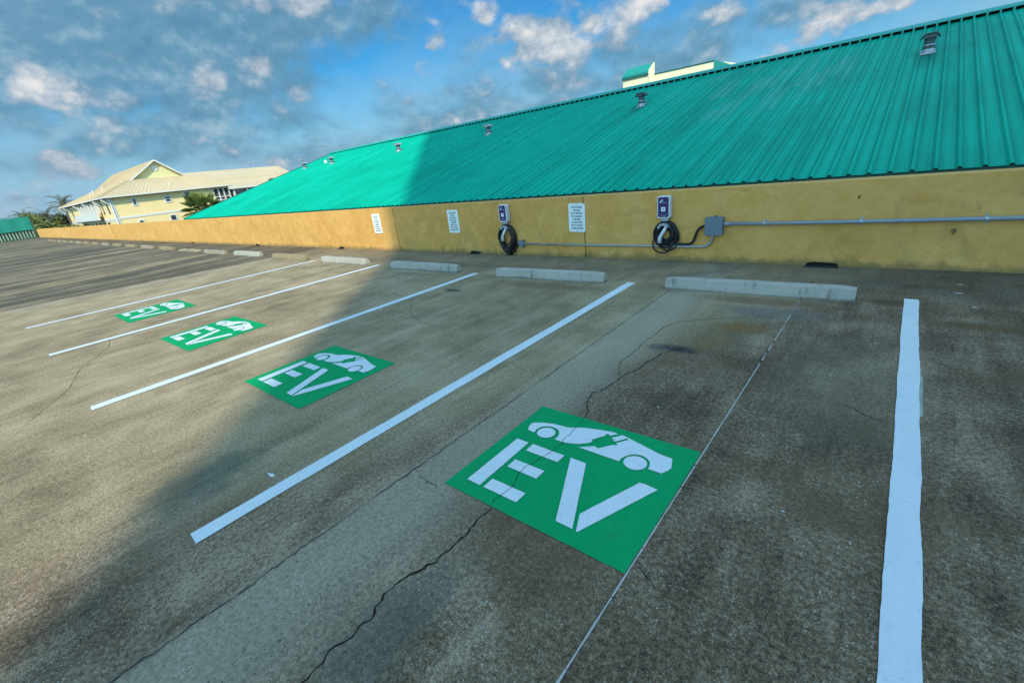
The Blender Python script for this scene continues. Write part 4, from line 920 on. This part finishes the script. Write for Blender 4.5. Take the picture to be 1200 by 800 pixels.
tree('broad_tree', (-132, 14.8, GZ), 5.4, 3.2, 2.2, 'dark tree under the tallest palm', 'trees beyond the deck', 'leaf_dark', 1500, .34, 14)
tree('leafy_shrub', (-112, 12.3, GZ), 4.9, 1.1, 2.2, 'tall narrow green shrub at the left corner of the yellow house', None, 'leaf_mid', 1200, .24, 15, cat='shrub')
tree('leafy_shrub', (-100, 11.1, GZ), 3.3, 2.3, 1.2, 'low olive shrub over the wall top below the house corner', None, 'leaf_mid', 1500, .22, 16, cat='shrub')
tree('broad_tree', (-100, 50.0, GZ), 8.4, 3.6, 2.4, 'dark round tree peeking over the left slope of the green roof', None, 'leaf_dark', 1500, .34, 17)
m = MB(); rs = random.Random(8)
for k in range(5200):
    y = rs.uniform(-95, 26); c = Vector((-175+rs.uniform(-8, 8), y, -1.8+6.2*rs.random()**.8*(.62+.38*mnoise.noise((y*.12, 3, 0))+.2*mnoise.noise((y*.5, 1, 0)))))
    leaf_tri(m, c, rs.uniform(.4, .9), rs)
tag(m.build('far_woodland', 'leaf_dark', recalc=False), 'low dark line of far trees along the horizon at the left', 'woodland', kind='stuff')
for k, (y, lb) in enumerate(((6.4, 'pale blue roofed low house, leftmost of the three far beyond the fence'), (9.0, 'pale blue roofed low house, middle of the three far beyond the fence'), (11.3, 'pale blue roofed low house, right one of the three far beyond the fence'))):
    t = thing('far_house', lb, 'house', (-158, y-1.2, GZ), 0, 'pale roofed houses far beyond the fence')
    MB().box(-3, 0, -1.0, 1.0, 0, 4.2).build('wall', 'cream', t)
    MB().prism([(-1.25, 4.1), (1.25, 4.1), (.55, 5.35), (-.55, 5.35)], 'x', -3.3, .3).build('roof', 'roof_paleblue', t)
sh = thing('white_shed', 'small white building with dark openings half hidden among the trees', 'shed', (-120, 10.9, GZ))
MB().box(-4, 0, -.85, .85, 0, 3.3).build('wall', 'house_trim', sh)
MB().prism([(-1.1, 3.2), (1.1, 3.2), (.0, 4.1)], 'x', -4.2, .25).build('roof', 'house_trim', sh)
for y in (-.5, .35): MB().box(0, .03, y-.24, y+.24, 2.2, 3.05).build('window', 'window_dark', sh)

# ------------------------------------------------------------------ fence at the far end of the deck
FX = -81.2
fe = thing('screened_fence', 'tall green fence with a teal windscreen closing the far end of the deck', 'fence', (FX, 0, 0))
ys = [6.45, 3.35, .25, -2.85, -5.95, -9.05, -12.15]
for y in ys: MB().tube([(0, y, -.03), (0, y, 2.62)], .05, 8).build('post', 'picket_pale' if y < 6 else 'fence_green', fe)
for z in (2.6, 1.02, .08): MB().tube([(0, 6.45, z), (0, -12.15, z)], .03, 8).build('rail', 'fence_green', fe)
m = MB(); ny = 40
for i in range(ny):
    y0, y1 = 6.35-i*.3, 6.35-(i+1)*.3
    if y1 < -5.7: break
    f0, f1 = .03*math.sin(i*1.3), .03*math.sin((i+1)*1.3); s0, s1 = .05*abs(math.sin(i*.9)), .05*abs(math.sin((i+1)*.9))
    m.face([(.07+f0, y0, 1.02), (.07+f1, y1, 1.02), (.07+f1, y1, 2.55-s1), (.07+f0, y0, 2.55-s0)])
    m.face([(.06+f0, y0, 1.02), (.06+f0, y0, 2.55-s0), (.06+f1, y1, 2.55-s1), (.06+f1, y1, 1.02)])
m.build('windscreen', 'windscreen_green', fe, recalc=False)
pk = MB().box(-.015, .015, -.07, .07, 0, .96).build('picket', 'picket_pale', fe); pk.location = (-.12, 6.2, .03)
for i in range(1, 44):
    c = pk.copy(); col.objects.link(c); c.parent = fe; c.location = (-.12, 6.2-i*.29, .03)
MB().box(-.5, -.3, -12, 6.3, -.03, 1.0).build('hedge_backing', 'fence_green', fe)

# ------------------------------------------------------------------ poles on the skyline
def lamp(loc, h, label, two):
    t = thing('street_lamp', label, 'street lamp', loc)
    MB().tube([(0, 0, 0), (0, 0, h)], [.11, .07], 8).build('pole', 'pole_grey', t)
    for s_ in ((-1, 1) if two else (-1,)):
        MB().box(-.18, .18, min(0, s_*.75), max(0, s_*.75), h-.05, h+.12).build('lamp_head', 'galvanised', t)
lamp((-100, 41.6, GZ), 10.2, 'far street lamp with two heads behind the long tan roof', True)
lamp((-75, 39.35, GZ), 8.55, 'street lamp with a single hooked head behind the left slope of the green roof', False)
af = thing('pole_frame', 'thin dark pole frame standing behind the left end of the green roof', 'pole frame', (-62, 35.9, GZ))
MB().tube([(0, -.6, 0), (0, -.55, 9.25)], .035, 6).build('pole', 'pole_grey', af); MB().tube([(0, 1.15, 0), (0, .45, 9.30)], .035, 6).build('pole', 'pole_grey', af); MB().tube([(0, -.55, 9.22), (0, .45, 9.28)], .035, 6).build('crossbar', 'pole_grey', af)
sp = MB().tube([(0, 0, 0), (0, 0, 9.0)], .04, 6).build('thin_mast', 'pole_grey'); sp.location = (-58, 38.5, GZ); tag(sp, 'single thin mast just above the green roof ridge', 'mast')
aw = thing('yellow_awning', 'small bright yellow awning roof at the right end of the tan roof', 'awning', (-95, 45.4, GZ))
MB().prism([(-1.3, 6.6), (1.3, 6.6), (.7, 7.6), (-.7, 7.6)], 'x', -2, 2).build('canopy', 'awning_yellow', aw)
for x, y in ((-1.8, -1.1), (1.8, -1.1), (-1.8, 1.1), (1.8, 1.1)): MB().tube([(x, y, 0), (x, y, 6.6)], .08, 6).build('post', 'pole_grey', aw)

# ------------------------------------------------------------------ the apartment tower behind the camera whose corner throws the long shadow
tw = thing('apartment_tower', 'tall apartment tower behind the camera that shades the right of the deck', 'building', (21.8, -25.5, GZ))
MB().box(0, 34, 0, 13, 0, 57).build('wall', 'tower_wall', tw)
sl = MB().box(-.0, 34, 13, 13.9, 0, .25).build('balcony_slab', 'house_trim', tw); sl.location.z = 3.2
for k in range(1, 18):
    c = sl.copy(); col.objects.link(c); c.parent = tw; c.location.z = 3.2+3.1*k
wn_ = MB().box(1, 33, 13.0, 13.05, .6, 2.4).build('window_strip', 'window_dark', tw); wn_.location.z = 3.2
for k in range(1, 18):
    c = wn_.copy(); col.objects.link(c); c.parent = tw; c.location.z = 3.2+3.1*k
